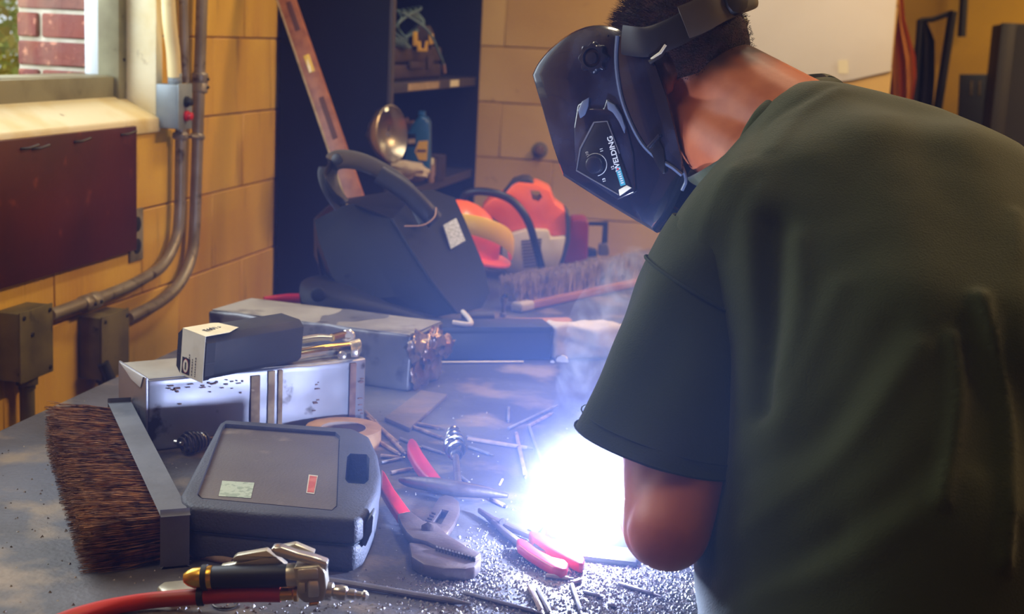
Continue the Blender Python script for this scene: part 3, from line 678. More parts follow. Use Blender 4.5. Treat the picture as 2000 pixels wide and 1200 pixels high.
# --- metal tin, far
d2 = V((.989, -.147)).normalized(); a2 = T(408, 605, 1.01); LT2 = .437
tin2 = flat_root('metal_tin', 'battered grey metal tin with a torn right end, behind the first', 'tin', (a2.x, a2.y), d2)
bm = bmesh.new(); dented_box(bm, LT2, .16, .109, .006, 7.0, 14, .005, 7); fin('body', bm, 'tin_old', tin2, 55)
bm = bmesh.new(); dented_box(bm, LT2 - .008, .150, .0015, .0006, 3.0, 8, .0004); o = fin('top_sheet', bm, 'tin_old_top', tin2, 50); o.location = (.004, .005, .1085)
for k in range(4): lump('torn_edge', (LT2 + .006 + .004 * k, .02 + .035 * k, .085 - .018 * (k % 2)), (.014, .026, .030 - .003 * k), 'torn_foil', tin2, k * 2.3, .6)
for k in range(3): lump('torn_edge', (LT2 + .004, .03 + .04 * k, .03), (.008, .028, .03), 'torn_foil', tin2, 9 + k, .6)
# --- black electrode box with white label
de = V((.438, .899)).normalized(); LE, WE, HE, CH = .205, .066, .073, .010
eb = flat_root('electrode_box', 'black box with white paper label reading E6013 on the tin', 'box', T(399, 750, ZT + HT + .002), de, ZT + HT + .0035)
eb.rotation_euler.x = math.radians(5); sync()
sec = lambda x, g=0: [(x, CH, 0 - g), (x, WE - CH, 0 - g), (x, WE + g, CH), (x, WE + g, HE - CH), (x, WE - CH, HE + g), (x, CH, HE + g), (x, -g, HE - CH), (x, -g, CH)]
bm = bmesh.new(); prism(bm, sec(0), (LE, 0, 0), .0015, 1); fin('box', bm, 'ebox', eb)
bm = bmesh.new(); prism(bm, sec(-.0012, .0009), (.018, 0, 0)); fin('lid_band', bm, 'ebox', eb)
B('seam', (-.0016, -.0014, .030), (.018, WE + .0014, .0312), 'bar_black', eb, 0)
yl0, yl1 = .002, WE - .010
PR('label', [(-.0020, yl0, -.001), (-.0020, yl1, -.001), (-.0020, yl1, HE + .0012), (-.0020, yl0, HE + .0012)], (.0006, 0, 0), 'paper_white', eb)
lb = PR('label_flap', [(-.0020, yl0, HE + .0010), (-.0020, yl1, HE + .0010), (.056, yl1, HE + .0014), (.066, yl1 - .004, HE + .0014), (.074, yl0 + .012, HE + .0026), (.045, yl0, HE + .0014)], (0, 0, .0005), 'paper_cream', eb)
sync(); mw = eb.matrix_world; w3 = mw.to_3x3()
lt = text_mesh('lettering', 'E6013', .0125, mw @ V((.034, (yl0 + yl1) / 2, HE + .0024)), T(440, 626, 1.09) - T(388, 640, 1.09), T(402, 622, 1.09) - T(412, 642, 1.09), 'ink', eb, .0002, bold=.004)
lt.data.transform(Matrix.Translation(V((.034, (yl0 + yl1) / 2, HE + .003))) @ Matrix.Diagonal(V((1.25, 1.25, 1.0, 1.0))) @ Matrix.Translation(-V((.034, (yl0 + yl1) / 2, HE + .003))))
# corner trademark: black square with a pale oval and thin red ring
zc, yc0 = .016, yl1 - .013
B('logo_square', (-.0026, yc0 - .009, zc - .013), (-.0020, yc0 + .009, zc + .013), 'ink', eb, 0)
for rr_, m, xo in ((.0105, 'print_red', -.0028), (.0096, 'paper_white', -.0030)):
    PR('logo_oval', [(xo, yc0 + .62 * rr_ * math.cos(a), zc + 1.1 * rr_ * math.sin(a)) for a in np.linspace(0, 2 * math.pi, 21)[:-1]], (.0002, 0, 0), m, eb)
B('logo_bar', (-.0034, yc0 - .0012, zc - .006), (-.0031, yc0 + .0012, zc + .006), 'ink', eb, 0)
rr = random.Random(2)
for ci, yy_ in enumerate((.0435, .036, .0285, .021)):
    z = .004
    while z < .030 + .006 * (ci % 2):
        l = rr.uniform(.0015, .004); B('print_mark', (-.0026, yy_ - .0008, z), (-.0020, yy_ + .0005, z + l), 'print_grey', eb, 0); z += l + .0016
# --- chrome tools on the tin right of the box
zt = ZT + HT + .004
rt = thing('socket_ratchet', 'chrome ratchet wrench lying on the tin, upper of two', 'wrench', T(640, 665, zt))
TB('handle', [T(572, 668, zt + .008), T(620, 660, zt + .016), T(650, 660, zt + .018)], [.006, .0065, .005], 'chrome', rt, 12, smooth=4); TB('neck', [T(648, 660, zt + .018), T(672, 654, zt + .018)], .007, 'chrome_warm', rt, 12)
LA('head', [(0, .010), (.003, .0125), (.012, .0125), (.015, .010)], T(680, 657, zt + .008), T(680, 657, zt + 1), 'chrome', rt, 18); LA('drive', [(0, .006), (.006, .006)], T(680, 657, zt + .022), T(680, 657, zt + 1), 'pot_metal', rt, 6)
lp = thing('locking_pliers', 'chrome locking pliers lying on the tin below the ratchet', 'pliers', T(650, 685, zt))
TB('lower_handle', [T(565, 700, zt + .006), T(610, 690, zt + .008), T(660, 683, zt + .008), T(700, 672, zt + .01)], [.007, .008, .009, .009], 'chrome', lp, 12, smooth=5, flat=(1.1, .8), up=(0, 0, 1))
TB('upper_handle', [T(572, 690, zt + .014), T(630, 680, zt + .018), T(680, 674, zt + .016)], [.005, .006, .006], 'chrome_warm', lp, 10, smooth=5)
LA('pivot', [(0, .008), (.014, .008), (.016, .005)], T(668, 695, zt), T(668, 695, zt + 1), 'chrome', lp, 14)
PR('jaw', loc_pts(lp, [T(684, 668, zt + .016), T(702, 664, zt + .016), T(707, 674, zt + .016), T(700, 684, zt + .016), T(686, 684, zt + .016)]), (0, 0, -.013), 'chrome', lp, .002)

# --- plastic tool case
ZL = .972
cs = thing('tool_case', 'closed dark grey plastic tool case with recessed lid and carry slot', 'tool case', T(540, 1090)); sync()
lid_px = [(428, 826), (440, 819), (690, 836), (722, 852), (738, 886), (745, 925), (738, 960), (716, 1004), (696, 1016), (520, 1004), (372, 990), (354, 978), (352, 966)]
def shrink(pts, k, dz=0):
    c = sum(pts, V()) / len(pts); return [c + (p - c) * k + V((0, 0, dz)) for p in pts]
lw = [T(x, y, ZL) for x, y in lid_px]; lloc = loc_pts(cs, lw)
lid = PR('lid', lloc, (0, 0, -.034), 'case_plastic', cs, .007, 3)
def cutter(px, z0, z1, bev=0): pts = loc_pts(cs, [T(x, y, z1) for x, y in px]); return PR('c', [p + V((0, 0, .02)) for p in pts], (0, 0, z0 - z1 - .02), 'case_panel', cs, bev, 2)
rec_px = [(440, 828), (655, 844), (664, 852), (659, 990), (650, 998), (392, 974), (384, 966), (434, 836)]
hole_px = [(678, 892), (684, 886), (716, 888), (722, 896), (720, 938), (712, 946), (680, 944), (674, 936)]
cut(lid, [cutter(rec_px, ZL - .007, ZL, .0), cutter(hole_px, ZL - .08, ZL, .0)])
base = PR('base', [p + V((0, 0, -.0355)) for p in shrink(lloc, .985)], (0, 0, -(ZL - .0355 - ZT - .0005)), 'case_plastic', cs, .008, 3)
cut(base, [cutter(hole_px, ZT + .012, ZL, .0)])
pn = [T(x, y, ZL - .0062) for x, y in rec_px]; PR('lid_panel', loc_pts(cs, shrink(pn, .985)), (0, 0, -.001), 'case_panel', cs)
PR('seal_strip', [p + V((0, 0, -.034)) for p in shrink(lloc, .978)], (0, 0, -.002), 'case_hole', cs)
def on_lid(name, px, m, dz=0): return PR(name, loc_pts(cs, [T(x, y, ZL - .0060 + dz) for x, y in px]), (0, 0, .0005), m, cs)
on_lid('sticker', [(434, 940), (497, 944), (490, 974), (427, 970)], 'sticker_pale'); on_lid('sticker', [(603, 928), (621, 930), (614, 966), (598, 964)], 'sticker_edge'); on_lid('sticker', [(605, 930), (619, 932), (613, 963), (600, 962)], 'sticker_red', .0004)
HP('latch', [(706, 1064), (706, 1034), (726, 1005), (730, 1010), (727, 1040), (714, 1070)], 1.715, .03, 'case_plastic', cs, .003)
# --- masking tape roll behind the case
c = T(672, 868); mt = thing('masking_tape', 'roll of tan masking tape behind the plastic case', 'tape roll', (c.x - .005, c.y + .01, ZT))
bm = bmesh.new(); lathe(bm, [(.001, .038), (0, .040), (0, .062), (.026, .062), (.026, .040), (.025, .038)], (0, 0, 0), (0, 0, 1), 36)
bmesh.ops.delete(bm, geom=[f for f in bm.faces if len(f.verts) > 4], context='FACES'); 
me_l = bm.verts[:]; fin('tape', bm, 'masking_tape', mt)
bm = bmesh.new(); lathe(bm, [(.0, .0365), (.0, .0398), (.025, .0398), (.025, .0365)], (0, 0, 0), (0, 0, 1), 36); bmesh.ops.delete(bm, geom=[f for f in bm.faces if len(f.verts) > 4], context='FACES'); fin('core', bm, 'card', mt)

# --- bench brush lying on its side
pn_, pf_ = V(T(327, 1108)), V(T(222, 790, .965)); db = V((pf_.x - pn_.x, pf_.y - pn_.y)).normalized()
LB = V((pf_.x - pn_.x, pf_.y - pn_.y)).length
br = flat_root('bench_brush', 'wide bench brush with coarse brown bristles lying on its side', 'brush', (pn_.x, pn_.y), db)
bm = bmesh.new(); b = bmesh.new(); bmesh.ops.create_cube(b, size=1)
for v in b.verts: v.co = V(((v.co.x + .5) * LB, (v.co.y - .5) * .022 * (-1) - .022, (v.co.z + .5) * .068))
for v in b.verts: v.co.y += .002
bevel(b, .007, 3); merge(bm, b); blk = fin('block', bm, 'brush_block', br)
# local axes: +x towards the far end, +y away to the left
def bristles(name, parent, mat, n, x0, x1, z0, z1, y0, length, rad, seed, flare=.12, ydir=1, droop=.0, clamp=True):
    rr = random.Random(seed); vs, fs = [], []
    for i in range(n):
        x, z = rr.uniform(x0, x1), rr.uniform(z0, z1); u = (x - x0) / (x1 - x0) * 2 - 1; s = (z - z0) / (z1 - z0) * 2 - 1
        L = length * rr.uniform(.82, 1.06); tx = u * flare * L * 1.1 + rr.gauss(0, .055) * L; tz = s * flare * .5 * L + rr.gauss(0, .04) * L
        cx, cz = rr.gauss(0, .025) * L, rr.gauss(0, .025) * L
        base = V((x, y0, z)); k = len(vs)
        for j in range(3):
            t = j / 2; p = base + V((tx * t + cx * math.sin(t * 3.1), ydir * L * t, tz * t + cz * math.sin(t * 3.1) - droop * L * t * t)); r = rad * (1 - .55 * t)
            if clamp and p.z < .0008: p.z = .0008 + rr.random() * .001
            a = rr.random() * 6
            for q in range(3): vs.append(p + V((math.cos(a + q * 2.094) * r, 0, math.sin(a + q * 2.094) * r)))
        for j in range(2):
            for q in range(3): fs.append((k + j * 3 + q, k + j * 3 + (q + 1) % 3, k + j * 3 + 3 + (q + 1) % 3, k + j * 3 + 3 + q))
    me = bpy.data.meshes.new(name); me.from_pydata(vs, [], fs); me.polygons.foreach_set('use_smooth', [True] * len(me.polygons))
    o = link(name, me, mat, parent); o['kind'] = 'stuff'; return o
for v in br.children: pass
bristles('bristles', br, 'bristle', 8500, .012, LB - .008, .006, .062, -.002 + .0, .102, .00075, 4)
PR('bristle_core', [(.02, -.002, .006), (LB - .02, -.002, .006), (LB - .02, .07, .006), (.02, .07, .006)], (0, 0, .044), 'bristle_core', br, .01)
# --- chipping hammers with coil spring grips
def spring(parent, a, b, r0, r1, turns, wire, mat='spring_steel'):
    a, b = V(a), V(b); t = (b - a).normalized(); nx = t.orthogonal().normalized(); ny = t.cross(nx); L = (b - a).length; pts = []
    n = int(turns * 14)
    for i in range(n + 1):
        f = i / n; r = (r0 + (r1 - r0) * (.5 - .5 * math.cos(min(1, f * 1.6) * math.pi))) if True else r0
        if f > .72: r = r1 + (r0 * .75 - r1) * (f - .72) / .28
        an = f * turns * 6.2832; pts.append(a + t * (L * f) + (nx * math.cos(an) + ny * math.sin(an)) * r)
    return TB('spring_grip', pts, wire, mat, parent, 7)
ch = thing('chipping_hammer', 'chipping hammer with coiled spring grip and pointed steel head', 'hammer', T(893, 950))
spring(ch, T(885, 838, ZT + .022), T(890, 893, ZT + .024), .007, .0155, 6, .003)
spA, spB = T(890, 893, ZT + .024), T(895, 945, ZT + .02)
TB('shank', [spA, spB], .0055, 'old_steel', ch, 10); LA('ferrule', [(0, .008), (.016, .007), (.018, .005)], T(890, 882, ZT + .024), T(891, 900, ZT + .024), 'spring_steel', ch, 12)
TB('head', [T(782, 938, ZT + .012), T(800, 941, ZT + .014), T(850, 948, ZT + .016), T(895, 955, ZT + .016), T(950, 962, ZT + .014), T(992, 969, ZT + .012)], [.004, .0085, .0115, .012, .009, .0035], 'old_steel', ch, 12, smooth=3)
ch2 = thing('chipping_hammer', 'second spring gripped chipping hammer half hidden between tin and case', 'hammer', T(380, 880))
spring(ch2, T(405, 858, ZT + .02), T(352, 868, ZT + .02), .010, .0165, 7, .0024); TB('tip', [T(356, 866, ZT + .02), T(342, 863, ZT + .02)], .004, 'chrome', ch2, 8)
TB('shank', [T(405, 858, ZT + .02), T(470, 850, ZT + .018)], .0055, 'old_steel', ch2, 8)
# --- big slip joint pliers (red handles)
Z5 = lambda pts: [(680 + x / 3, 740 + y / 3) for x, y in pts]
gp_ = thing('water_pump_pliers', 'large slip joint pliers with red handles and toothed jaws', 'pliers', T(835, 1030))
ZP('handle', Z5([(195, 525), (215, 545), (268, 640), (368, 778), (292, 796), (240, 720), (192, 640)]), ZT + .008, ZT + .022, 'plier_red', gp_, .005, 3)
ZP('upper_jaw', Z5([(290, 790), (365, 775), (440, 830), (520, 850), (580, 910), (700, 985), (780, 1020), (745, 1048), (640, 1010), (510, 975), (470, 955), (380, 930), (345, 900), (312, 850)]), ZT + .010, ZT + .022, 'plier_steel', gp_, .002)
ZP('lower_jaw', Z5([(355, 955), (450, 968), (500, 990), (740, 1056), (780, 1030), (776, 1066), (745, 1100), (690, 1112), (560, 1110), (440, 1085), (370, 1040)]), ZT + .001, ZT + .018, 'plier_steel', gp_, .003)
sl = ZP('slotted_arm', Z5([(430, 870), (470, 790), (535, 690), (570, 680), (615, 690), (650, 720), (655, 770), (620, 850), (575, 910), (500, 900)]), ZT + .001, ZT + .011, 'plier_steel', gp_, .002)
sync(); pts = loc_pts(gp_, [T(x, y, ZT + .011) for x, y in Z5([(497, 838), (548, 765), (590, 775), (545, 855)])]); c_ = PR('c', [p + V((0, 0, .01)) for p in pts], (0, 0, -.03), 'plier_steel', gp_); cut(sl, [c_])
for k in range(4): ZP('groove', Z5([(452 + k * 12, 826 - k * 16), (484 + k * 10, 836 - k * 16), (482 + k * 10, 842 - k * 16), (452 + k * 12, 833 - k * 16)]), ZT + .0105, ZT + .0125, 'nail', gp_, 0)
ZP('handle', Z5([(345, 375), (355, 350), (380, 345), (402, 362), (440, 430), (505, 520), (568, 602), (490, 600), (440, 555), (390, 490), (348, 412)]), ZT + .001, ZT + .018, 'plier_red', gp_, .006, 3)
LA('pivot_bolt', [(0, .0095), (.006, .0095), (.007, .007)], T(*Z5([(465, 882)])[0], ZT + .022), T(*Z5([(465, 882)])[0], ZT + 1), 'old_steel', gp_, 6)
for k in range(13):
    x = 515 + k * 18.5; y = 984 + k * 5.1; ZP('tooth', Z5([(x, y - 6), (x + 11, y - 3), (x + 9, y + 8), (x - 2, y + 5)]), ZT + .012, ZT + .0228, 'old_steel', gp_, 0)
# --- small red handled pliers near the arc
Z6 = lambda pts: [(900 + x / 4, 940 + y / 4) for x, y in pts]
np_ = thing('needle_nose_pliers', 'small pliers with pinkish red grips lying beside the arc', 'pliers', T(1050, 1060))
ZP('grip', Z6([(530, 395), (560, 388), (640, 408), (760, 468), (900, 558), (960, 588), (970, 610), (955, 645), (925, 642), (840, 600), (690, 520), (560, 430)]), ZT + .002, ZT + .016, 'plier_red', np_, .004, 3)
ZP('grip', Z6([(435, 450), (460, 440), (520, 462), (600, 528), (720, 588), (820, 612), (842, 640), (830, 680), (795, 692), (720, 670), (620, 612), (520, 550), (445, 492)]), ZT + .002, ZT + .016, 'plier_red', np_, .004, 3)
ZP('arm', Z6([(130, 208), (150, 205), (260, 270), (400, 330), (560, 398), (545, 420), (400, 365), (240, 290)]), ZT + .004, ZT + .012, 'plier_steel', np_, .002); ZP('arm', Z6([(190, 250), (240, 280), (380, 385), (470, 450), (440, 465), (330, 380)]), ZT + .002, ZT + .011, 'plier_steel', np_, .002)
LA('pivot', [(0, .006), (.003, .005)], T(*Z6([(330, 325)])[0], ZT + .012), T(*Z6([(330, 325)])[0], ZT + 1), 'old_steel', np_, 12)
# --- flat bar and scrap
fb = thing('flat_bar', 'short rusty flat steel bar lying behind the spring hammer', 'steel bar', T(810, 800)); ZP('bar', [(751, 815), (822, 762), (874, 770), (800, 836)], ZT + .0, ZT + .008, 'flat_bar', fb, .0015)
sc = thing('steel_scrap', 'bright triangular steel offcut beside the small pliers', 'offcut', T(1050, 1030)); ZP('plate', Z6([(520, 372), (600, 340), (684, 318), (660, 350), (560, 392)]), ZT, ZT + .005, 'plier_steel', sc, .001)
# --- electrode rods and stubs
R5 = [((100, 195), (340, 445), 'rod_brown', 'long brown electrode pointing from the tin to the red handle'), ((110, 225), (300, 385), 'rod_brown', 'brown electrode alongside the long one behind the case'),
      ((172, 365), (310, 450), 'rod_brown', 'brown electrode stub right of the tape roll'), ((190, 452), (322, 466), 'rod_brown', 'short brown stub just right of the case corner'), ((195, 492), (332, 462), 'rod_grey', 'grey stub crossing below the short brown stub'),
      ((250, 552), (385, 525), 'rod_brown', 'fat tapered stub left of the upper red handle'), ((395, 262), (565, 296), 'rod_brown', 'electrode end sticking out from under the flat bar, upper one'), ((372, 280), (572, 356), 'rod_brown', 'electrode end sticking out from under the flat bar, lower one'),
      ((430, 398), (572, 442), 'rod_grey', 'grey rod left of the spring grip'), ((695, 340), (990, 396), 'rod_grey', 'long grey electrode right of the spring grip, upper one'), ((700, 352), (1085, 412), 'rod_brown', 'long electrode right of the spring grip reaching farthest right'), ((705, 400), (852, 450), 'rod_grey', 'short grey rod right of the spring grip, lowest one'),
      ((985, 320), (1040, 580), 'rod_brown', 'electrode stub standing towards the camera left of the arc'), ((1060, 280), (1146, 528), 'rod_grey', 'bent grey wire, long leg, left of the arc'), ((1058, 278), (1200, 202), 'rod_brown', 'bent wire, short leg, above left of the arc'), ((940, 292), (1225, 158), 'rod_grey', 'long thin rod above left of the arc'), ((940, 170), (938, 252), 'rod_grey', 'tiny upright looking stub farthest from the spring grip'),
      ((1180, 452), (1325, 378), 'rod_brown', 'rod pointing into the arc glow from above left'), ((650, 568), (722, 622), 'rod_grey', 'small stub behind the pointed hammer head'), ((835, 705), (930, 752), 'rod_brown', 'stub in front of the hammer head tip'), ((305, 350), (430, 405), 'rod_grey', 'dark rod between the brown electrodes and the spring grip')]
R6 = [((665, 740), (880, 766), 'rod_brown', 'stub lying below the small pliers'), ((862, 800), (945, 770), 'rod_brown', 'tiny stub touching the end of the one below the pliers'), ((866, 806), (946, 1045), 'rod_grey', 'rod in the bright slag pointing to the bottom edge'), ((600, 838), (712, 1060), 'rod_grey', 'right of two rods pointing to the bottom edge'), ((540, 825), (645, 1045), 'rod_brown', 'left of two rods pointing to the bottom edge'),
      ((955, 862), (1112, 908), 'rod_grey', 'dark stub in the bright slag nearest the small pliers'), ((1235, 800), (1562, 902), 'rod_grey', 'shadow bar modelled as a long dark rod below the elbow'), ((20, 872), (640, 1036), 'rod_grey', 'long pale rod along the bottom edge'), ((1150, 960), (1210, 978), 'rod_grey', 'smallest stub in the bright slag')]  # the long bar below the elbow is a shadow shaped as a rod
for conv, lst in ((Z5, R5), (Z6, R6)):
    for a, b, m, lab in lst:
        a, b = conv([a])[0], conv([b])[0]; r = .0034 if m == 'rod_brown' else .0027
        A, Bq = T(*a, ZT + r), T(*b, ZT + r); t = thing('welding_rod', lab, 'welding rod', A, group='welding rods scattered on the bench')
        L = (Bq - A).length; e_ = min(.012, L * .2); LA('coating', [(0, r * .8), (.001, r), (L - e_, r), (L - e_ + .001, r * .8)], A, Bq, m, t, 8); LA('bare_tip', [(L - e_, r * .6), (L, r * .55)], A, Bq, 'rod_tip', t, 8)
# --- rods beside the air tool
dw = thing('wooden_dowel', 'short brown wooden dowel sticking out under the brush end', 'dowel', T(410, 1090)); TB('stick', [T(368, 1080, ZT + .005), T(455, 1098, ZT + .005)], .005, 'rod_brown', dw, 10)
gr = thing('steel_rod', 'grey steel rod running right from the air tool into the slag', 'rod', T(760, 1155)); LA('rod', [(0, .004), (.001, .0042), (.16, .0042), (.185, .0012)], T(640, 1134, ZT + .005), T(880, 1174, ZT + .004), 'rod_grey', gr, 10)
# --- air tool with red hose
DG = 1.56
ag = thing('air_inflator', 'chrome air tool with black grip and red hose in the foreground', 'air tool', T(500, 1165))
zg = ZT + .042
def gpx(x, y): return onh(x, y, DG)
ga, gb = gpx(358, 1130), gpx(572, 1124); gl = (gb - ga).length
LA('grip', [(.024, .0122), (.026, .0132), (.11, .0135), (gl - .006, .013), (gl - .004, .011)], ga, gb, 'grip_black', ag, 22)
LA('end_cap', [(0, .003), (.001, .006), (.006, .0095), (.012, .0118), (.020, .0122), (.025, .0125)], ga, gb, 'brass', ag, 20); LA('ring', [(.027, .0138), (.031, .0141), (.034, .0138)], ga, gb, 'brass', ag, 20)
LA('front_ring', [(gl - .006, .0136), (gl + .002, .0142), (gl + .006, .012), (gl + .012, .012)], ga, gb, 'pot_metal', ag, 20)
LA('strap', [(.0215, .0138), (.022, .0150), (.028, .0152), (.0285, .0138)], ga, gb, 'black_rubber', ag, 20); LA('strap', [(-.004, .0096), (-.0035, .0112), (.0035, .0112), (.004, .0096)], gpx(392, 1165.5), gpx(480, 1161), 'black_rubber', ag, 16)
HP('body', [(572, 1110), (622, 1106), (634, 1118), (638, 1152), (632, 1176), (596, 1180), (582, 1170), (578, 1140)], DG - .014, .026, 'pot_metal', ag, .003, 3)
HP('body_rib', [(580, 1114), (620, 1111), (622, 1132), (582, 1134)], DG - .0165, .004, 'pot_metal', ag, .002); HP('body_rib', [(600, 1136), (622, 1135), (624, 1168), (601, 1170)], DG - .0175, .005, 'chrome', ag, .003); HP('body_rib', [(582, 1140), (596, 1139), (597, 1160), (583, 1161)], DG - .0165, .004, 'pot_metal', ag, .002)
HP('screw_foot', [(602, 1178), (622, 1176), (622, 1184), (603, 1186)], DG - .01, .015, 'brass', ag, .002)
HP('lever', [(527, 1076), (533, 1070), (546, 1070), (580, 1082), (612, 1090), (640, 1100), (636, 1122), (622, 1124), (612, 1106), (590, 1100), (560, 1094), (540, 1088)], DG - .008, .016, 'chrome', ag, .003, 3)
HP('lever_plate', [(545, 1070), (576, 1064), (614, 1080), (612, 1086), (580, 1079)], DG + .01, .012, 'pot_metal', ag, .001)
HP('bracket', [(454, 1092), (462, 1086), (520, 1076), (540, 1090), (560, 1106), (430, 1108), (500, 1094), (456, 1099)], DG + .006, .012, 'pot_metal', ag, .001)
na, nb = gpx(632, 1154), gpx(704, 1163)
LA('nozzle', [(0, .011), (.010, .011), (.012, .008), (.016, .0085), (.020, .0095), (.026, .0085), (.028, .006), (.036, .006), (.038, .0045), (.044, .0045), (.046, .0065), (.049, .006), (.052, .002)], na, nb, 'chrome', ag, 18)
ha, hb = gpx(582, 1160), gpx(545, 1161)
LA('hose_fitting', [(0, .009), (.004, .0095), (.006, .0075), (.020, .008), (.024, .0075)], ha, hb, 'brass', ag, 18)
TB('hose', [gpx(548, 1161), gpx(480, 1161), gpx(400, 1165), T(310, 1172, ZT + .012), T(250, 1180, ZT + .0105), T(190, 1192, ZT + .0105), T(120, 1214, ZT + .0105), T(20, 1260, ZT + .0105)], .0095, 'hose_red', ag, 14, smooth=6)
bk = thing('steel_block', 'small grey steel block under the end of the air tool', 'block', T(340, 1160)); ZP('block', [(306, 1146), (320, 1136), (380, 1130), (410, 1140), (400, 1160), (330, 1168)], ZT, ZT + .012, 'pot_metal', bk, .003)
sr = thing('split_ring', 'small dark wire ring below the red hose', 'ring', T(440, 1182)); c = T(440, 1180, ZT + .002)
TB('ring', [c + V((.014 * math.cos(a), .014 * math.sin(a), 0)) for a in np.linspace(0, 6.28, 28)], .0014, 'nail', sr, 6)
# ------------------------------------------------------------------ farther back on the bench
# push broom, bristles up against the camera, wooden back below
bA, bB = T(1012, 610), T(1262, 556); dbv = V((bB.x - bA.x, bB.y - bA.y)).normalized(); LBr = V((bB.x - bA.x, bB.y - bA.y)).length + .12
pb_ = flat_root('push_broom', 'wide push broom head with pale dusty bristles and wooden back', 'broom', (bA.x, bA.y), dbv)
B('wooden_back', (.045, -.012, .002), (LBr, .012, .022), 'broom_wood', pb_, .004); B('end_cap', (-.01, -.018, .0), (.048, .018, .026), 'broom_end', pb_, .008, 3)
o = bristles('bristles', pb_, 'broom_fibre', 6000, .0, LBr, -.03, .03, .0, .062, .0012, 11, .10, clamp=False)
o.rotation_euler.x = math.radians(90); o.location = (0, .03, .022)
PR('bristle_core', [(.01, .012, .022), (LBr - .01, .012, .022), (LBr - .01, .05, .022), (.01, .05, .022)], (0, 0, .04), 'broom_core', pb_, .012)
# black steel bar box and paper wrapped bundle
bkA, bkB = T(846, 706), T(1076, 704); dk = V((bkB.x - bkA.x, bkB.y - bkA.y)).normalized(); Lk = V((bkB.x - bkA.x, bkB.y - bkA.y)).length
kb = flat_root('steel_channel', 'long blue black box lying behind the arc', 'box', (bkA.x, bkA.y), dk)
B('body', (0, 0, 0), (Lk, .085, .068), 'bar_black', kb, .006, 2); B('lid', (-.001, -.001, .058), (Lk + .001, .086, .073), 'bar_black', kb, .003)
pw = flat_root('paper_bundle', 'crumpled pale paper bundle at the end of the blue black box', 'paper bundle', (bkA.x + dk.x * (Lk + .004), bkA.y + dk.y * (Lk + .004)), dk)
bm = bmesh.new(); dented_box(bm, .16, .075, .072, .012, 5.0, 12, .008, 16); fin('wrapping', bm, 'paper_wrap', pw, 60)
w1 = thing('thin_rod', 'pale thin rod along the foot of the blue black box', 'rod', T(930, 708)); TB('rod', [T(833, 709, ZT + .003), T(1022, 708, ZT + .003)], .0028, 'rod_tip', w1, 8)
w2 = thing('washer', 'small oval washer in front of the paper bundle', 'washer', T(1098, 706)); LA('washer', [(0, .013), (.002, .014), (.003, .013)], T(1098, 707), T(1098, 707, 2), 'rod_tip', w2, 18)
w2b = thing('nut', 'small nut beside the washer at the box end', 'nut', T(1080, 708)); LA('nut', [(0, .005), (.004, .005)], T(1079, 708), T(1079, 708, 2), 'rod_tip', w2b, 6)
st = thing('wood_strip', 'thin orange wooden strip behind the blue black box', 'strip', T(1040, 628)); ZP('strip', [(958, 628), (958, 623), (1110, 620), (1118, 625), (1108, 629)], ZT, ZT + .012, 'wood_thin', st, .001)
vf = thing('brass_valve', 'small upright metal fitting in front of the broom', 'fitting', T(982, 618))
q = T(982, 620); LA('stem', [(0, .008), (.01, .008), (.012, .005), (.035, .005), (.036, .008), (.05, .008)], q, q + UP, 'can_silver', vf, 10); TB('handle', [q + V((-.004, 0, .045)), q + V((.008, 0, .056))], .006, 'black_rubber', vf, 8)
cy_ = thing('dark_cylinder', 'small dark cylinder lying between spare hood and fitting', 'cylinder', T(930, 625)); TB('body', [T(905, 620, ZT + .014), T(962, 618, ZT + .014)], .014, 'bar_black', cy_, 14)
cr = thing('steel_hook', 'pale bent hook at the lower corner of the spare hood', 'hook', T(895, 632)); TB('hook', [T(884, 630, ZT + .08), T(918, 634, ZT + .078), T(917, 624, ZT + .08), T(904, 609, ZT + .085)], .005, 'paper_wrap', cr, 8, smooth=4)
rh = thing('red_handle_tool', 'red plastic handle poking out behind the far tin', 'tool', T(550, 592)); TB('handle', [T(516, 586, ZT + .05), T(560, 584, ZT + .05), T(600, 583, ZT + .05)], [.008, .012, .012], 'plier_red', rh, 12, smooth=3)
TB('blade', [T(598, 583, ZT + .05), T(700, 583, ZT + .04)], .006, 'old_steel', rh, 8)
# chainsaw
DS = 3.98
sw_ = thing('chainsaw', 'orange and white chainsaw with black front handle', 'chainsaw', T(1020, 540))
HP('engine_cover', [(938, 424), (940, 408), (955, 392), (985, 380), (1000, 362), (1012, 356), (1050, 360), (1075, 372), (1084, 398), (1104, 412), (1112, 434), (1108, 462), (1074, 462), (1060, 448), (1030, 446), (992, 456), (978, 440), (962, 426)], DS, .16, 'saw_orange', sw_, .006, 2)
ho = [o for o in sw_.children][0]; sync(); inv = sw_.matrix_world.inverted()
cpts = [inv @ (onh(x, y, DS - .05)) for x, y in ((1036, 376), (1054, 377), (1060, 390), (1052, 398), (1040, 394))]; c_ = PR('c', cpts, inv.to_3x3() @ (HEAD * .4), 'saw_orange', sw_); cut(ho, [c_])
HP('starter_cover', [(982, 462), (1030, 448), (1072, 450), (1076, 466), (1106, 462), (1098, 500), (1088, 528), (1010, 540), (986, 534), (978, 520)], DS - .03, .18, 'saw_white', sw_, .008, 2)
for k in range(9): HP('grille_slot', [(1018 + .6 * k, 470 + 6.2 * k), (1058 - .5 * k, 466 + 6.2 * k), (1058 - .5 * k, 470 + 6.2 * k), (1018 + .6 * k, 474 + 6.2 * k)], DS - .032, .004, 'saw_grille', sw_, 0)
HP('muffler', [(938, 430), (960, 428), (978, 444), (980, 520), (974, 528), (952, 526), (944, 500)], DS - .01, .15, 'saw_dark', sw_, .006)
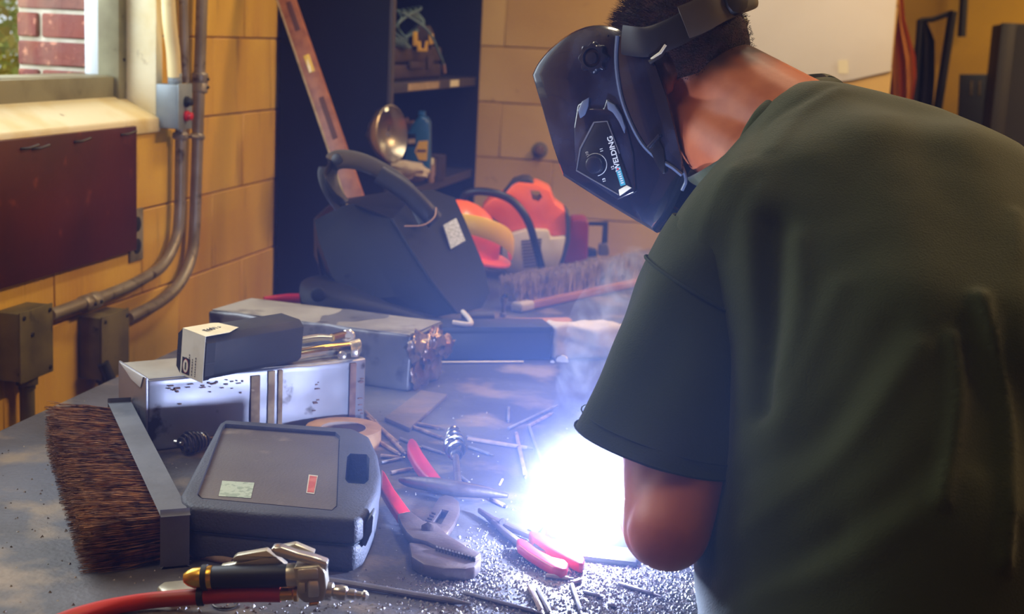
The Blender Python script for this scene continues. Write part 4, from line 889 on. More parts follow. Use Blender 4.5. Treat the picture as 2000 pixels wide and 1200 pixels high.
HP('rear_frame', [(1104, 412), (1114, 424), (1114, 470), (1104, 505), (1092, 528), (1088, 524), (1098, 490), (1106, 455)], DS - .02, .17, 'saw_dark', sw_, .004)
HP('top_latch', [(985, 378), (1002, 356), (1020, 350), (1034, 350), (1044, 360), (1012, 358), (1004, 374), (975, 392), (960, 400)], DS + .005, .14, 'saw_dark', sw_, .004)
TB('front_handle', [onh(905, 388, DS - .06), onh(914, 378, DS - .07), onh(940, 374, DS - .08), onh(975, 380, DS - .09), onh(1005, 396, DS - .09), onh(1030, 430, DS - .09), onh(1045, 475, DS - .08), onh(1058, 524, DS - .06)], .011, 'saw_black', sw_, 12, smooth=5)
TB('front_handle', [onh(905, 388, DS - .06), onh(908, 410, DS - .02), onh(930, 440, DS + .02)], .011, 'saw_black', sw_, 10, smooth=4)
HP('guide_bar', [(944, 500), (850, 512), (838, 520), (850, 530), (944, 522)], DS + .10, .006, 'old_steel', sw_, .001)
# orange hard hat behind the spare hood
hh = thing('hard_hat', 'orange and yellow safety helmet behind the spare welding hood', 'helmet', T(900, 545)); hc = onh(890, 468, 3.72)
bm = bmesh.new(); prof = [(0, .132)] + [(.125 * math.sin(a), .118 * math.cos(a)) for a in np.linspace(0, 1.5, 10)]; lathe(bm, prof, (0, 0, 0), V((.25, .05, 1)), 28)
o = fin('shell', bm, 'hat_orange', hh, 50); o.location = hc - V(hh.location) - V((0, 0, .02))
bm = bmesh.new(); tube(bm, [(0.03 + .122 * math.cos(a), -.01 - .122 * math.sin(a) * .9, .12 * math.sin(a * 1.0) * .5 + .0) for a in np.linspace(-.5, 2.3, 20)], .016, 8, flat=(1.6, .35), up=(0, 0, 1)); o = fin('trim_band', bm, 'hat_yellow', hh, 50); o.location = hc - V(hh.location) + V((0, 0, .0))
bm = bmesh.new(); lathe(bm, [(0, .145), (.004, .15), (.010, .15), (.014, .13)], (0, 0, 0), V((.25, .05, 1)), 28); o = fin('brim', bm, 'hat_orange', hh); o.location = hc - V(hh.location) - V((0, 0, .03))
B('support', (-.05, -.05, .0), (.05, .05, hc.z - ZT - .04), 'toolcase_brown', hh, .01)
# maroon case with black handle frame
mc = thing('fuel_can', 'dark red plastic can behind the chainsaw', 'can', T(1130, 515)); HP('body', [(1100, 516), (1112, 440), (1118, 430), (1144, 430), (1150, 436), (1148, 505), (1135, 514)], 4.25, .14, 'case_maroon', mc, .008)
cl_ = thing('bar_clamp', 'black bar clamp standing behind the broom', 'clamp', T(1175, 500)); HP('arm', [(1150, 434), (1188, 434), (1188, 442), (1150, 441)], 4.3, .02, 'frame_black', cl_, .002); HP('post', [(1178, 436), (1188, 436), (1186, 500), (1174, 500)], 4.3, .02, 'frame_black', cl_, .002); HP('screw', [(1170, 478), (1186, 474), (1190, 488), (1190, 500), (1168, 500)], 4.29, .04, 'can_silver', cl_, .004)
HP('foot', [(1148, 486), (1166, 490), (1166, 502), (1148, 502)], 4.3, .05, 'frame_black', cl_, .002)
# --- spare welding hood standing on the bench
sh = thing('welding_helmet', 'matt black spare welding hood with barcode sticker on the bench', 'welding helmet', T(880, 628))
def poly(name, pts, mat, parent, th=.004, bev=.0012):
    sync(); inv = parent.matrix_world.inverted(); bm = bmesh.new(); f = bm.faces.new([bm.verts.new(inv @ P(*p)) for p in pts])
    bmesh.ops.triangulate(bm, faces=bm.faces[:], quad_method='BEAUTY'); bmesh.ops.solidify(bm, geom=bm.faces[:], thickness=th); return fin(name, bm, mat, parent, 20)
def panel_surface(name, rows, mat, parent, th=.004, angle=30, sub=0, n=8):
    sync(); inv = parent.matrix_world.inverted(); rows = [smooth_path([P(*p) for p in r], n) for r in rows]; bm = bmesh.new()
    g = [[bm.verts.new(inv @ p) for p in r] for r in rows]
    for a, b in zip(g[:-1], g[1:]):
        for i in range(len(a) - 1): bm.faces.new((a[i], a[i + 1], b[i + 1], b[i]))
    bmesh.ops.recalc_face_normals(bm, faces=bm.faces[:]); bmesh.ops.solidify(bm, geom=bm.faces[:], thickness=th); return fin(name, bm, mat, parent, angle)
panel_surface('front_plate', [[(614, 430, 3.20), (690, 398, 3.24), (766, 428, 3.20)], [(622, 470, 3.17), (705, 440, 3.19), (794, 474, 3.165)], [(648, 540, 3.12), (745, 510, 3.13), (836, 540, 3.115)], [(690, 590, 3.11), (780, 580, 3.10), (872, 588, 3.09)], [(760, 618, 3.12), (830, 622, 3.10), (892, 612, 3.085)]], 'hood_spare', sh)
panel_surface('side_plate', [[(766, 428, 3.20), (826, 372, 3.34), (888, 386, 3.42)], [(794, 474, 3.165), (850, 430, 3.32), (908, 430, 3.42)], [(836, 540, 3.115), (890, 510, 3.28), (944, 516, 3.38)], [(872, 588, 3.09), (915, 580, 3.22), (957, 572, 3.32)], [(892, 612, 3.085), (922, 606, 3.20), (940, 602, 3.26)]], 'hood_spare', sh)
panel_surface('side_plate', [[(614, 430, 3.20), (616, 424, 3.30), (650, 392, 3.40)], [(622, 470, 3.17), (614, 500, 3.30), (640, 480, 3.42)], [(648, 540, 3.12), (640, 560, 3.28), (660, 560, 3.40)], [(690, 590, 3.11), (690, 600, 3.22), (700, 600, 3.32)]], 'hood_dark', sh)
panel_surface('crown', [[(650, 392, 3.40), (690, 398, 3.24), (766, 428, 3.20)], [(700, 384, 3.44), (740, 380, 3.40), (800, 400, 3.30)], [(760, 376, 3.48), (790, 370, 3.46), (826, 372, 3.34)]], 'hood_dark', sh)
TB('ridge', [P(766, 428, 3.198), P(794, 474, 3.163), P(836, 540, 3.113), P(872, 588, 3.088), P(892, 612, 3.083)], .0035, 'hood_spare', sh, 8, smooth=4)
hb_ = TB('headband', [P(668, 402, 3.20), P(648, 372, 3.19), P(640, 335, 3.2), P(660, 312, 3.22), P(710, 318, 3.25), P(770, 350, 3.27), P(812, 392, 3.27), P(835, 432, 3.25)], .022, 'strap', sh, 12, smooth=6, flat=(1.0, .13), up=(.25, .6, .75))
TB('sweat_pad', [P(740, 340, 3.22), P(790, 372, 3.22), P(830, 410, 3.22), P(850, 432, 3.23)], .024, 'strap', sh, 12, smooth=5, flat=(.9, .35), up=(.3, .3, .9))
TB('pad_seam', [P(790, 442, 3.15), P(826, 440, 3.17), P(848, 425, 3.2), P(852, 406, 3.22)], .0014, 'seam_tan', sh, 6, smooth=4)
TB('strap', [P(668, 402, 3.195), P(652, 384, 3.185), P(636, 350, 3.19), P(650, 318, 3.2)], .014, 'strap', sh, 10, smooth=4, flat=(1, .16), up=(0, -.4, .9)); LA('strap_knob', [(0, .012), (.01, .012), (.012, .008)], P(660, 312, 3.20), P(640, 300, 3.12), 'strap', sh, 12)
TB('chin_strap', [P(622, 480, 3.22), P(626, 520, 3.22), P(636, 560, 3.2)], .012, 'strap', sh, 8, smooth=3, flat=(1, .2), up=(0, -1, .2))
LA('knob', [(0, .016), (.012, .018), (.018, .016), (.02, .008)], P(682, 548, 3.14), P(678, 552, 3.04), 'hood_dark', sh, 8); HP('clip', [(668, 560), (676, 540), (690, 548), (688, 570), (672, 578)], 3.13, .012, 'hood_dark', sh, .003)
sync(); inv = sh.matrix_world.inverted(); q = [P(865, 442, 3.318), P(890, 428, 3.345), P(908, 472, 3.315), P(880, 488, 3.285)]
decal('sticker', q[::-1] if (q[1] - q[0]).cross(q[2] - q[0]).dot(C0 - q[0]) < 0 else q, 'sticker', sh, .004)
# --- lower spare hood lying on its side
h2 = thing('welding_helmet', 'black hood lying flat under the spare welding hood', 'welding helmet', T(640, 640))
panel_surface('shell', [[(584, 572, 3.05), (590, 550, 3.10), (620, 538, 3.18), (660, 540, 3.24)], [(590, 590, 3.02), (625, 565, 3.04), (670, 555, 3.1), (700, 562, 3.18)], [(620, 602, 3.01), (680, 590, 3.02), (740, 588, 3.06), (770, 594, 3.14)], [(680, 618, 3.02), (750, 616, 3.03), (820, 616, 3.05), (850, 616, 3.10)], [(760, 640, 3.04), (820, 645, 3.04), (870, 640, 3.05), (888, 632, 3.08)]], 'hood_dark', h2, .004, 50)
LA('knob', [(0, .015), (.010, .016), (.014, .013), (.016, .006)], P(622, 576, 3.03), P(618, 572, 2.95), 'hood_spare', h2, 12)
panel_surface('lower_edge', [[(584, 572, 3.05), (640, 610, 3.01), (760, 640, 3.04), (888, 632, 3.08)], [(588, 600, 3.06), (640, 632, 3.02), (760, 658, 3.05), (880, 650, 3.08)]], 'hood_dark', h2, .004, 50)

# ================================================================== THE WELDER
from mathutils.bvhtree import BVHTree
man = thing('person', 'person in dark green t-shirt bending over the bench to weld', 'person', (.22, 1.70, 0)); sync()
MO = V(man.location)
def pl_(pts): return [p - MO for p in pts]
LSH, NK = P(1402, 488, 1.86), P(1575, 262, 1.98)
FH = V((-.90, .43, 0)).normalized(); LF = V((-FH.y, FH.x, 0))
RSH = LSH - LF * .36 + V((0, 0, .01))
HFH = V((-.97, .25, 0)).normalized(); HW = V((-HFH.y, HFH.x, 0))          # way the head looks; way to its left ear
HC = P(1318, 122, 2.13); pit = math.radians(20)
HF = (HFH * math.cos(pit) - UP * math.sin(pit)).normalized(); HU = (UP * math.cos(pit) + HFH * math.sin(pit)).normalized()
HR = Matrix((HF, HW, HU)).transposed()
def hd(f, w_, u): return HC + HF * f + HW * w_ + HU * u
ELB, WR = P(1306, 1036, 1.68), P(1240, 968, 1.88)
HND = P(1195, 935, 1.97)
RELB, RWR = V((-.02, 2.24, 1.03)), V((-.16, 2.13, .975))
PEL = V((.185, 1.69, .90)); HIPL, HIPR = PEL + LF * .09, PEL - LF * .09
FT = lambda s: V((PEL.x + .02, PEL.y, 0)) + LF * (.13 * s)
def limbs(extra=0.0):
    caps = []
    for s, hp_ in ((1, HIPL), (-1, HIPR)):
        kn = V((hp_.x - .02, hp_.y + .01, .50)) + LF * .02 * s; an = FT(s) + V((0, 0, .10))
        caps += [((hp_, .088 + extra), (kn, .060 + extra)), ((kn, .058 + extra), (an, .042 + extra * 1.4))]
    return caps
skin = []
skin += [(hd(-.012, 0, .012), (.098, .077, .096), HR), (hd(.035, 0, -.045), (.062, .058, .075), HR), (hd(.062, 0, -.085), (.030, .036, .028), HR),           # skull, jaw, chin
         ((hd(.088, 0, -.005), .010), (hd(.104, 0, -.034), .014)), (hd(.082, .030, .004), (.014, .018, .008), HR), (hd(.082, -.030, .004), (.014, .018, .008), HR),
         (hd(.088, 0, -.062), (.010, .022, .008), HR)]                                                                                                       # nose, brows, mouth
for s in (1, -1): skin += [(hd(-.006, .079 * s, -.022), (.018, .008, .030), HR), (hd(-.012, .080 * s, -.010), (.013, .009, .016), HR)]                          # ears
skin += [((P(1408, 168, 2.11), .072), (P(1570, 280, 1.99), .086)), ((hd(.0, 0, -.085), .055), (P(1470, 318, 2.0), .062)), ((P(1560, 282, 1.99), .07), (LSH, .06)), ((P(1560, 282, 1.99), .07), (RSH, .06)),
         ((P(1640, 330, 1.97), .07), (P(1850, 470, 1.90), .08)), ((P(1850, 470, 1.90), .08), (PEL + V((-.02, 0, .15)), .09)), ((LSH, .05), (PEL + V((-.05, 0, .12)), .09)), ((PEL + LF * .04, .10), (PEL - LF * .04, .10))]
skin += [((LSH, .050), (P(1345, 800, 1.77), .052)), ((P(1345, 800, 1.77), .052), (P(1345, 920, 1.73), .050)), ((P(1345, 920, 1.73), .050), (ELB, .049)), ((P(1300, 860, 1.765), .053), (P(1298, 1030, 1.705), .051)), ((ELB, .046), (ELB.lerp(WR, .35), .046)), ((ELB.lerp(WR, .35), .045), (WR, .028))]
skin += [((RSH, .056), (RELB, .046)), ((RELB, .046), (RELB.lerp(RWR, .4), .044)), ((RELB.lerp(RWR, .4), .043), (RWR, .028))]
def hand(wr, palm_dir, side, up):                               # palm, four bent fingers of unequal length, thumb from the side
    d = V(palm_dir).normalized(); u = V(up); u = (u - d * u.dot(d)).normalized(); s = d.cross(u) * side; caps = []
    caps.append(((wr, .026), (wr + d * .03, .024)))
    for k, (o, L) in enumerate(((-.030, .066), (-.010, .078), (.010, .074), (.029, .058))):
        root = wr + d * .075 + s * o; k1 = root + d * L * .42 - u * L * .22; k2 = k1 - u * L * .42 + d * L * .02; tip = k2 - u * L * .12 - d * L * .30
        caps += [((wr + d * .02 + s * o * .6, .014), (root, .0125)), ((root, .0105), (k1, .0098)), ((k1, .0096), (k2, .0088)), ((k2, .0086), (tip, .0075))]
    t0 = wr + d * .028 - s * .026; t1 = t0 + d * .03 - s * .018 - u * .018; t2 = t1 + d * .022 + s * .010 - u * .018
    caps += [((t0, .014), (t1, .012)), ((t1, .0115), (t2, .0095))]
    return caps
skin += hand(WR, HND - WR, -1, (0, 0, 1)) + hand(RWR, ARC - RWR + V((-.02, 0, .02)), 1, (0, 0, 1))
skin += limbs()
for s in (1, -1): skin += [((FT(s) + V((0, 0, .06)), .038), (FT(s) + FH * .14 + V((0, 0, .035)), .034))]
body = blob('body', skin, .0052, 5, 'skin', man); body.data.transform(Matrix.Translation(-MO))
st = body.data.attributes.new('stubble', 'FLOAT', 'POINT'); vals = []
for v in body.data.vertices:                                    # cropped hair thins out down the nape and temples
    q = v.co + MO - HC; f_, u_, = q.dot(HF), q.dot(HU); s_ = -(u_ + .018)
    s_ += .010 * noise.noise(v.co * 40)
    a_ = max(0.0, min(1.0, 1 - s_ / .042)) * max(0.0, min(1.0, (.045 - f_) / .02)) if q.length < .2 else 0.0
    vals.append(a_ * a_ * (3 - 2 * a_) * .93)
st.data.foreach_set('value', vals)
# hair: close cropped cap with short strands
hb = bmesh.new(); bmesh.ops.create_icosphere(hb, subdivisions=5, radius=1); rr = random.Random(3)
for v in hb.verts:
    n = v.co.copy(); v.co = hd(-.014 + n.x * .1035, n.y * .0815, .016 + n.z * .1015) - MO
def cutbm(bm, co, no):
    bmesh.ops.bisect_plane(bm, geom=bm.verts[:] + bm.edges[:] + bm.faces[:], plane_co=V(co), plane_no=V(no), clear_outer=True)
cutbm(hb, hd(0, 0, -.032) - MO, -HU)
cutbm(hb, hd(.066, 0, .03) - MO, HF * .9 - HU * .35)
hv = [(v.co.copy(), v.normal.copy()) for v in hb.verts]
hair = fin('hair', hb, 'hair', man, 80)
vs, fs = [], []
for i in range(9000):
    p, n = hv[rr.randrange(len(hv))]; p = p + V((rr.gauss(0, .003), rr.gauss(0, .003), rr.gauss(0, .003))); d = (n + HF * .5 + V((rr.gauss(0, .25), rr.gauss(0, .25), rr.gauss(0, .25)))).normalized()
    up_ = (p + MO - HC).dot(HU); fr_ = (p + MO - HC).dot(HF); L = .003 + .016 * max(0, min(1, (up_ - .02) / .06)) * max(.3, min(1, (fr_ + .06) / .08)); s = d.orthogonal().normalized() * .0007; k = len(vs)
    vs += [p - s, p + s, p + d * L]; fs.append((k, k + 1, k + 2))
me = bpy.data.meshes.new('hair_strands'); me.from_pydata(vs, [], fs); o = link('hair_strands', me, 'hair', hair); o['kind'] = 'stuff'
# shirt
sh_c = [((LSH + V((.01, .0, 0)), .084), (P(1590, 264, 1.97), .082)), ((P(1590, 264, 1.97), .082), (RSH, .085)), ((P(1632, 286, 1.98), .090), (P(1780, 338, 1.95), .098)), ((P(1780, 338, 1.95), .098), (P(1900, 410, 1.90), .108)),
        ((P(1900, 410, 1.90), .108), (P(1960, 640, 1.80), .14)), ((P(1960, 640, 1.80), .14), (P(1920, 1000, 1.72), .16)), ((P(1920, 1000, 1.72), .16), (P(1880, 1350, 1.66), .165)),
        ((LSH + V((.03, 0, -.02)), .085), (P(1600, 640, 1.80), .115)), ((P(1600, 640, 1.80), .115), (P(1618, 980, 1.70), .128)), ((P(1606, 980, 1.72), .130), (P(1576, 1112, 1.72), .140)), ((P(1576, 1112, 1.72), .140), (P(1634, 1300, 1.66), .150)),
        ((P(1640, 460, 1.90), .11), (P(1760, 700, 1.78), .165)), ((P(1760, 700, 1.78), .165), (P(1760, 1050, 1.70), .19)), ((P(1760, 1050, 1.70), .19), (P(1760, 1400, 1.66), .18)),
        ((P(1480, 440, 1.86), .095), (P(1700, 430, 1.90), .125)), ((P(1480, 440, 1.86), .095), (P(1610, 300, 1.95), .090)), ((P(1680, 400, 1.90), .130), (P(1780, 720, 1.77), .165)), ((P(1830, 410, 1.89), .122), (P(1890, 720, 1.77), .165)), ((P(1490, 460, 1.85), .095), (P(1610, 700, 1.78), .122)), ((P(1590, 420, 1.88), .115), (P(1700, 700, 1.78), .15)),
        ((RSH, .085), (P(1700, 900, 1.95), .12)), ((P(1700, 900, 1.95), .12), (P(1720, 1300, 1.85), .14)), ((RSH, .078), (RSH.lerp(RELB, .62), .082))]
shirt = blob('t_shirt', sh_c, .009, 60, 'shirt', man)
me = shirt.data; co = np.zeros(len(me.vertices) * 3); me.vertices.foreach_get('co', co); co = co.reshape(-1, 3); no = np.zeros(len(me.vertices) * 3); me.vertices.foreach_get('normal', no); no = no.reshape(-1, 3)
bv = BVHTree.FromPolygons([V(c) for c in co], [tuple(p.vertices) for p in me.polygons])
def hit(px, py):
    r = bv.ray_cast(C0, ray(px, py).normalized()); return r[0]
folds = [([(1512, 440), (1506, 520), (1500, 600), (1490, 700), (1478, 790)], -.020, .020), ([(1552, 470), (1560, 560), (1550, 650), (1520, 740)], .007, .014), ([(1480, 450), (1475, 560), (1476, 680)], .006, .014),
         ([(1915, 580), (1940, 680), (1960, 800), (1966, 960), (1960, 1100)], .010, .009), ([(1862, 660), (1872, 760), (1862, 860), (1838, 980)], .009, .009), ([(1890, 640), (1912, 760), (1915, 900)], -.006, .016),
         ([(1800, 680), (1700, 820), (1600, 930), (1460, 1030)], .008, .016), ([(1740, 640), (1640, 800), (1560, 880), (1450, 930)], -.008, .02), ([(1640, 560), (1580, 700), (1520, 830)], .006, .016), ([(1820, 900), (1700, 1000), (1520, 1090), (1400, 1110)], -.007, .018), ([(1780, 1020), (1640, 1110), (1480, 1160)], .006, .016),
         ([(1620, 168), (1580, 190), (1500, 240), (1470, 300)], -.004, .008), ([(1640, 175), (1560, 225), (1510, 290)], .004, .009), ([(1430, 330), (1390, 400), (1370, 470)], .004, .01), ([(1470, 350), (1430, 430), (1420, 500)], -.004, .012), ([(1985, 420), (1990, 700), (1990, 1000)], .008, .012), ([(1640, 1050), (1500, 1130), (1420, 1160)], -.006, .014)]
d_ = np.zeros(len(co))
for px, amp, rad in folds:
    pts = [h for h in (hit(x, y) for x, y in px) if h is not None]
    if len(pts) < 2: continue
    pts = np.array([tuple(p) for p in smooth_path(pts, 6)]); dist = np.full(len(co), 9.0)
    for a, b in zip(pts[:-1], pts[1:]):
        ab = b - a; t = np.clip(((co - a) @ ab) / (ab @ ab + 1e-9), 0, 1); dist = np.minimum(dist, np.linalg.norm(co - a - t[:, None] * ab, axis=1))
    d_ += amp * (1.0 if px[0][0] in (1512, 1915, 1862) else .55) * np.exp(-(dist / rad) ** 2)
for i in range(len(co)):
    p = V(co[i]); d_[i] += .0022 * noise.noise(p * 8) + .0008 * noise.noise(p * 24)
co = co + no * d_[:, None] - np.array(MO); me.vertices.foreach_set('co', co.ravel()); me.update()
bm = bmesh.new(); bm.from_mesh(me); cutbm(bm, V((0, 0, .80)), (0, 0, -1)); bm.to_mesh(me); bm.free()
# sleeve: open loft with a real hem
def ring(l, r, D, rd, back=.0, n=40, up=.0):
    a, b = P(l[0], l[1], D), P(r[0], r[1], D); c = (a + b) / 2; ex = (b - a) / 2; dv = HEAD * rd + UP * up
    return [c + ex * math.cos(t) + dv * math.sin(t) for t in np.linspace(0, 2 * math.pi, n + 1)[:-1]]
def interp_rings(R_, m=7):
    out = []
    cols = [smooth_path([r[k] for r in R_], m) for k in range(len(R_[0]))]
    return [[c[i] for c in cols] for i in range(len(cols[0]))]
RG = interp_rings([ring((1318, 420), (1500, 470), 1.86, .075), ring((1270, 492), (1474, 612), 1.85, .082), ring((1226, 590), (1476, 700), 1.83, .086), ring((1178, 702), (1470, 800), 1.79, .084), ring((1148, 776), (1456, 872), 1.76, .083), ring((1125, 832), (1432, 922), 1.735, .083)])
bm = bmesh.new(); rows = []
for i, r in enumerate(RG):
    row = []; c = sum(r, V()) / len(r)
    for k, p in enumerate(r):
        n = (p - c).normalized(); q = k / len(r) * 6.2832
        a = .0030 * noise.noise(p * 16) + .0028 * math.sin(q * 5 + i * .10) * min(1, i / 12) + .004 * noise.noise(V((q * 1.2, i * .05, 3)))
        row.append(bm.verts.new(p + n * a - MO))
    rows.append(row)
for a, b in zip(rows[:-1], rows[1:]):
    for k in range(len(a)): bm.faces.new((a[k], a[(k + 1) % len(a)], b[(k + 1) % len(b)], b[k]))
bmesh.ops.recalc_face_normals(bm, faces=bm.faces[:]); bmesh.ops.solidify(bm, geom=bm.faces[:], thickness=.0035); slv = fin('sleeve', bm, 'shirt', shirt, 80)
def ring_at(f, off=.001): r = RG[min(len(RG) - 1, int(f))]; c = sum(r, V()) / len(r); return [p + (p - c).normalized() * off - MO for p in r]
for f in (len(RG) - 1, len(RG) - 5):
    bm = bmesh.new(); r = ring_at(f, .0015); tube(bm, r + [r[0]], .0016 if f == len(RG) - 1 else .0009, 6); fin('hem_stitch', bm, 'thread', shirt)
bm = bmesh.new(); r = ring_at(8, .0022); tube(bm, r + [r[0]], .0022, 6); fin('armhole_seam', bm, 'thread', shirt)
# collar
cpx = [(1632, 158, 2.03), (1596, 163, 2.00), (1545, 182, 1.965), (1500, 212, 1.94), (1472, 250, 1.93), (1452, 288, 1.935), (1420, 322, 1.96), (1375, 350, 2.02)]
cpt = [P(*q) for q in cpx]; far = [P(1360, 345, 2.14), P(1430, 240, 2.22), P(1540, 175, 2.2), P(1615, 155, 2.12)]
TB('collar', cpt + far + [cpt[0]], .012, 'shirt', shirt, 12, smooth=6, flat=(1.1, .34), up=HC - NK)
# trousers and boots
tr = blob('trousers', limbs(.022) + [((PEL + LF * .06 + V((0, 0, -.03)), .125), (PEL - LF * .06 + V((0, 0, -.03)), .125))], .010, 8, 'trousers', man); tr.data.transform(Matrix.Translation(-MO))
for s in (1, -1):
    o = blob('boot', [((FT(s) + V((0, 0, .07)), .052), (FT(s) + FH * .15 + V((0, 0, .048)), .046)), ((FT(s) + V((0, 0, .07)), .052), (FT(s) + V((0, 0, .19)), .055))], .008, 5, 'boot', man); o.data.transform(Matrix.Translation(-MO))

# ------------------------------------------------------------------ welding hood worn by the person
wh = thing('welding_helmet', 'glossy black welding hood worn by the person', 'welding helmet', HC); sync()
def onw(px, py, wk): d = ray(px, py); q = HC + HW * wk; return C0 + d * ((q - C0).dot(HW) / d.dot(HW))
W0 = .078
front = [(1281, 456), (1240, 432), (1170, 390), (1101, 346), (1080, 285), (1060, 215), (1040, 146), (1052, 122), (1078, 92), (1115, 64), (1158, 49), (1205, 56), (1246, 84)]
back = [(1272, 122), (1296, 185), (1312, 245), (1326, 296), (1341, 346), (1318, 398), (1300, 432)]
front = front[:6] + [(p.x, p.y) for p in smooth_path([V((x, y, 0)) for x, y in front[6:]], 4)]
loop = [onw(x, y, W0) - HW * W0 for x, y in front + back]; nF = len(front); cen = sum(loop, V()) / len(loop)
def lay(k, wk): return [cen + (p - cen) * k + HW * wk - HC for p in loop]
bm = bmesh.new(); layers = [(1.0, -W0), (1.0, -.04), (1.0, 0), (1.0, .04), (1.0, W0 - .004)]
rows = [[bm.verts.new(p) for p in lay(k, wk)[:nF]] for k, wk in layers]
for a, b in zip(rows[:-1], rows[1:]):
    for k in range(nF - 1): bm.faces.new((a[k], a[k + 1], b[k + 1], b[k]))
for sgn, base_row in ((1, rows[-1]), (-1, rows[0])):
    w_edge = W0 - .004 if sgn > 0 else W0
    first = base_row + [bm.verts.new(p) for p in lay(1.0, sgn * w_edge)[nF:]]; prev = first
    for k, wk in ((.985, W0 + .003), (.95, W0 + .008), (.80, W0 + .0125), (.5, W0 + .016), (.2, W0 + .017)):
        cur = [bm.verts.new(p) for p in lay(k, sgn * wk)]
        for i in range(len(cur)): bm.faces.new((prev[i], prev[(i + 1) % len(cur)], cur[(i + 1) % len(cur)], cur[i]))
        prev = cur
    bm.faces.new(prev)
bmesh.ops.recalc_face_normals(bm, faces=bm.faces[:]); bmesh.ops.solidify(bm, geom=bm.faces[:], thickness=.003); fin('shell', bm, 'hood_gloss', wh, 32)
def wpts(px, wk): return [onw(x, y, wk) - HC for x, y in px]
def WP(name, px, wk, th, mat, parent=wh, bev=.001, seg=2): return PR(name, wpts(px, wk), -HW * th, mat, parent, bev, seg)
WT_ = W0 + .0215
curve = [(1206, 70), (1203, 110), (1206, 150), (1215, 195), (1232, 240), (1254, 280), (1282, 308), (1312, 326), (1332, 342)]
WP('side_guard', curve + [(1330, 306), (1317, 250), (1302, 190), (1280, 128), (1252, 88), (1225, 68)], WT_, .008, 'hood_gloss', bev=.002)
TB('guard_rim', [p + HC for p in wpts(curve, WT_)], .0030, 'hood_rim_glint', wh, 8, smooth=4)
TB('rear_rim', [p + HC for p in wpts([(1306, 308), (1328, 320), (1340, 350), (1332, 372)], W0 + .015)], .0028, 'hood_rim_glint', wh, 8, smooth=3)
WP('embossed_shield', [(1122, 318), (1120, 250), (1127, 205), (1150, 190), (1152, 212), (1178, 212), (1184, 192), (1206, 208), (1222, 240), (1236, 300), (1240, 376), (1206, 392), (1150, 352)], WT_ - .001, .006, 'hood_gloss', bev=.003, seg=3)
WP('rib_glint', [(1148, 208), (1142, 224), (1132, 232), (1128, 216), (1136, 198), (1150, 190)], WT_ + .0015, .004, 'hood_rim_glint', bev=.0018, seg=2); WP('rib_glint', [(1184, 196), (1200, 204), (1214, 226), (1221, 248), (1219, 262), (1208, 238), (1196, 220), (1186, 214)], WT_ + .0015, .004, 'hood_rim_glint', bev=.0018, seg=2)  # pale ribs put in where the raised shield shows reflections
ppx = [(1126, 333), (1133, 291), (1160, 239), (1186, 237), (1233, 368), (1210, 383)]
cp_ = WP('control_panel', ppx, WT_ + .003, .006, 'panel', bev=.0008)
def WTB(name, px, wk, r, mat, par, sm=0): 
    bm = bmesh.new(); p = wpts(px, wk); p = smooth_path(p, sm) if sm else p; tube(bm, p, r, 6); return fin(name, bm, mat, par)
WTB('panel_border', [(1160, 239), (1133, 291), (1126, 333), (1208, 380)], WT_ + .003, .0012, 'panel_edge', cp_); WTB('panel_border', [(1160, 239), (1186, 237), (1210, 300)], WT_ + .003, .0009, 'panel_edge', cp_)
WP('panel_corner', [(1208, 371), (1224, 362), (1233, 367), (1210, 383)], WT_ + .0036, .002, 'label_cream', cp_, .0003)
dk_ = onw(1163, 322, WT_ + .003); bm = bmesh.new(); lathe(bm, [(0, .0135), (.002, .0135), (.008, .0125), (.009, .010)], dk_ - HC, dk_ - HC + HW, 26); fin('dial', bm, 'knob', cp_)
cxy = (1163, 322)
WTB('dial_scale', [(cxy[0] + 22 * math.cos(a) * 1.0, cxy[1] + 22 * math.sin(a)) for a in np.linspace(-2.4, 1.35, 20)], WT_ + .0032, .0005, 'print_white', cp_)
axU = lambda dx, dy: (onw(1163 + dx, 322 + dy, WT_) - onw(1163, 322, WT_)).normalized()
tx, ty = axU(-15, -58), axU(-58, 15)
for s_, (x, y) in (('10', (1147, 300)), ('11', (1175, 293)), ('12', (1197, 328)), ('13', (1180, 352))): text_mesh('dial_number', s_, .0062, onw(x, y, WT_ + .0034), tx, ty, 'print_white', cp_, .0002)
text_mesh('lettering', 'WELDING', .0115, onw(1199.5, 300, WT_ + .0034), tx, ty, 'print_white', cp_, .0002)
WP('teal_strip', [(1201, 327), (1211, 325), (1222, 361), (1212, 364)], WT_ + .0034, .0005, 'print_teal', cp_, 0); WP('red_mark', [(1204, 329), (1208, 328), (1209, 332), (1205, 333)], WT_ + .0038, .0004, 'print_red', cp_, 0)
for k in range(6): y = 336 + k * 4.2; x = 1206.5 + k * 1.25; WP('print_mark', [(x, y), (x + 5, y - 1.5), (x + 5.6, y + .6), (x + .6, y + 2)], WT_ + .0038, .0004, 'print_white', cp_, 0)
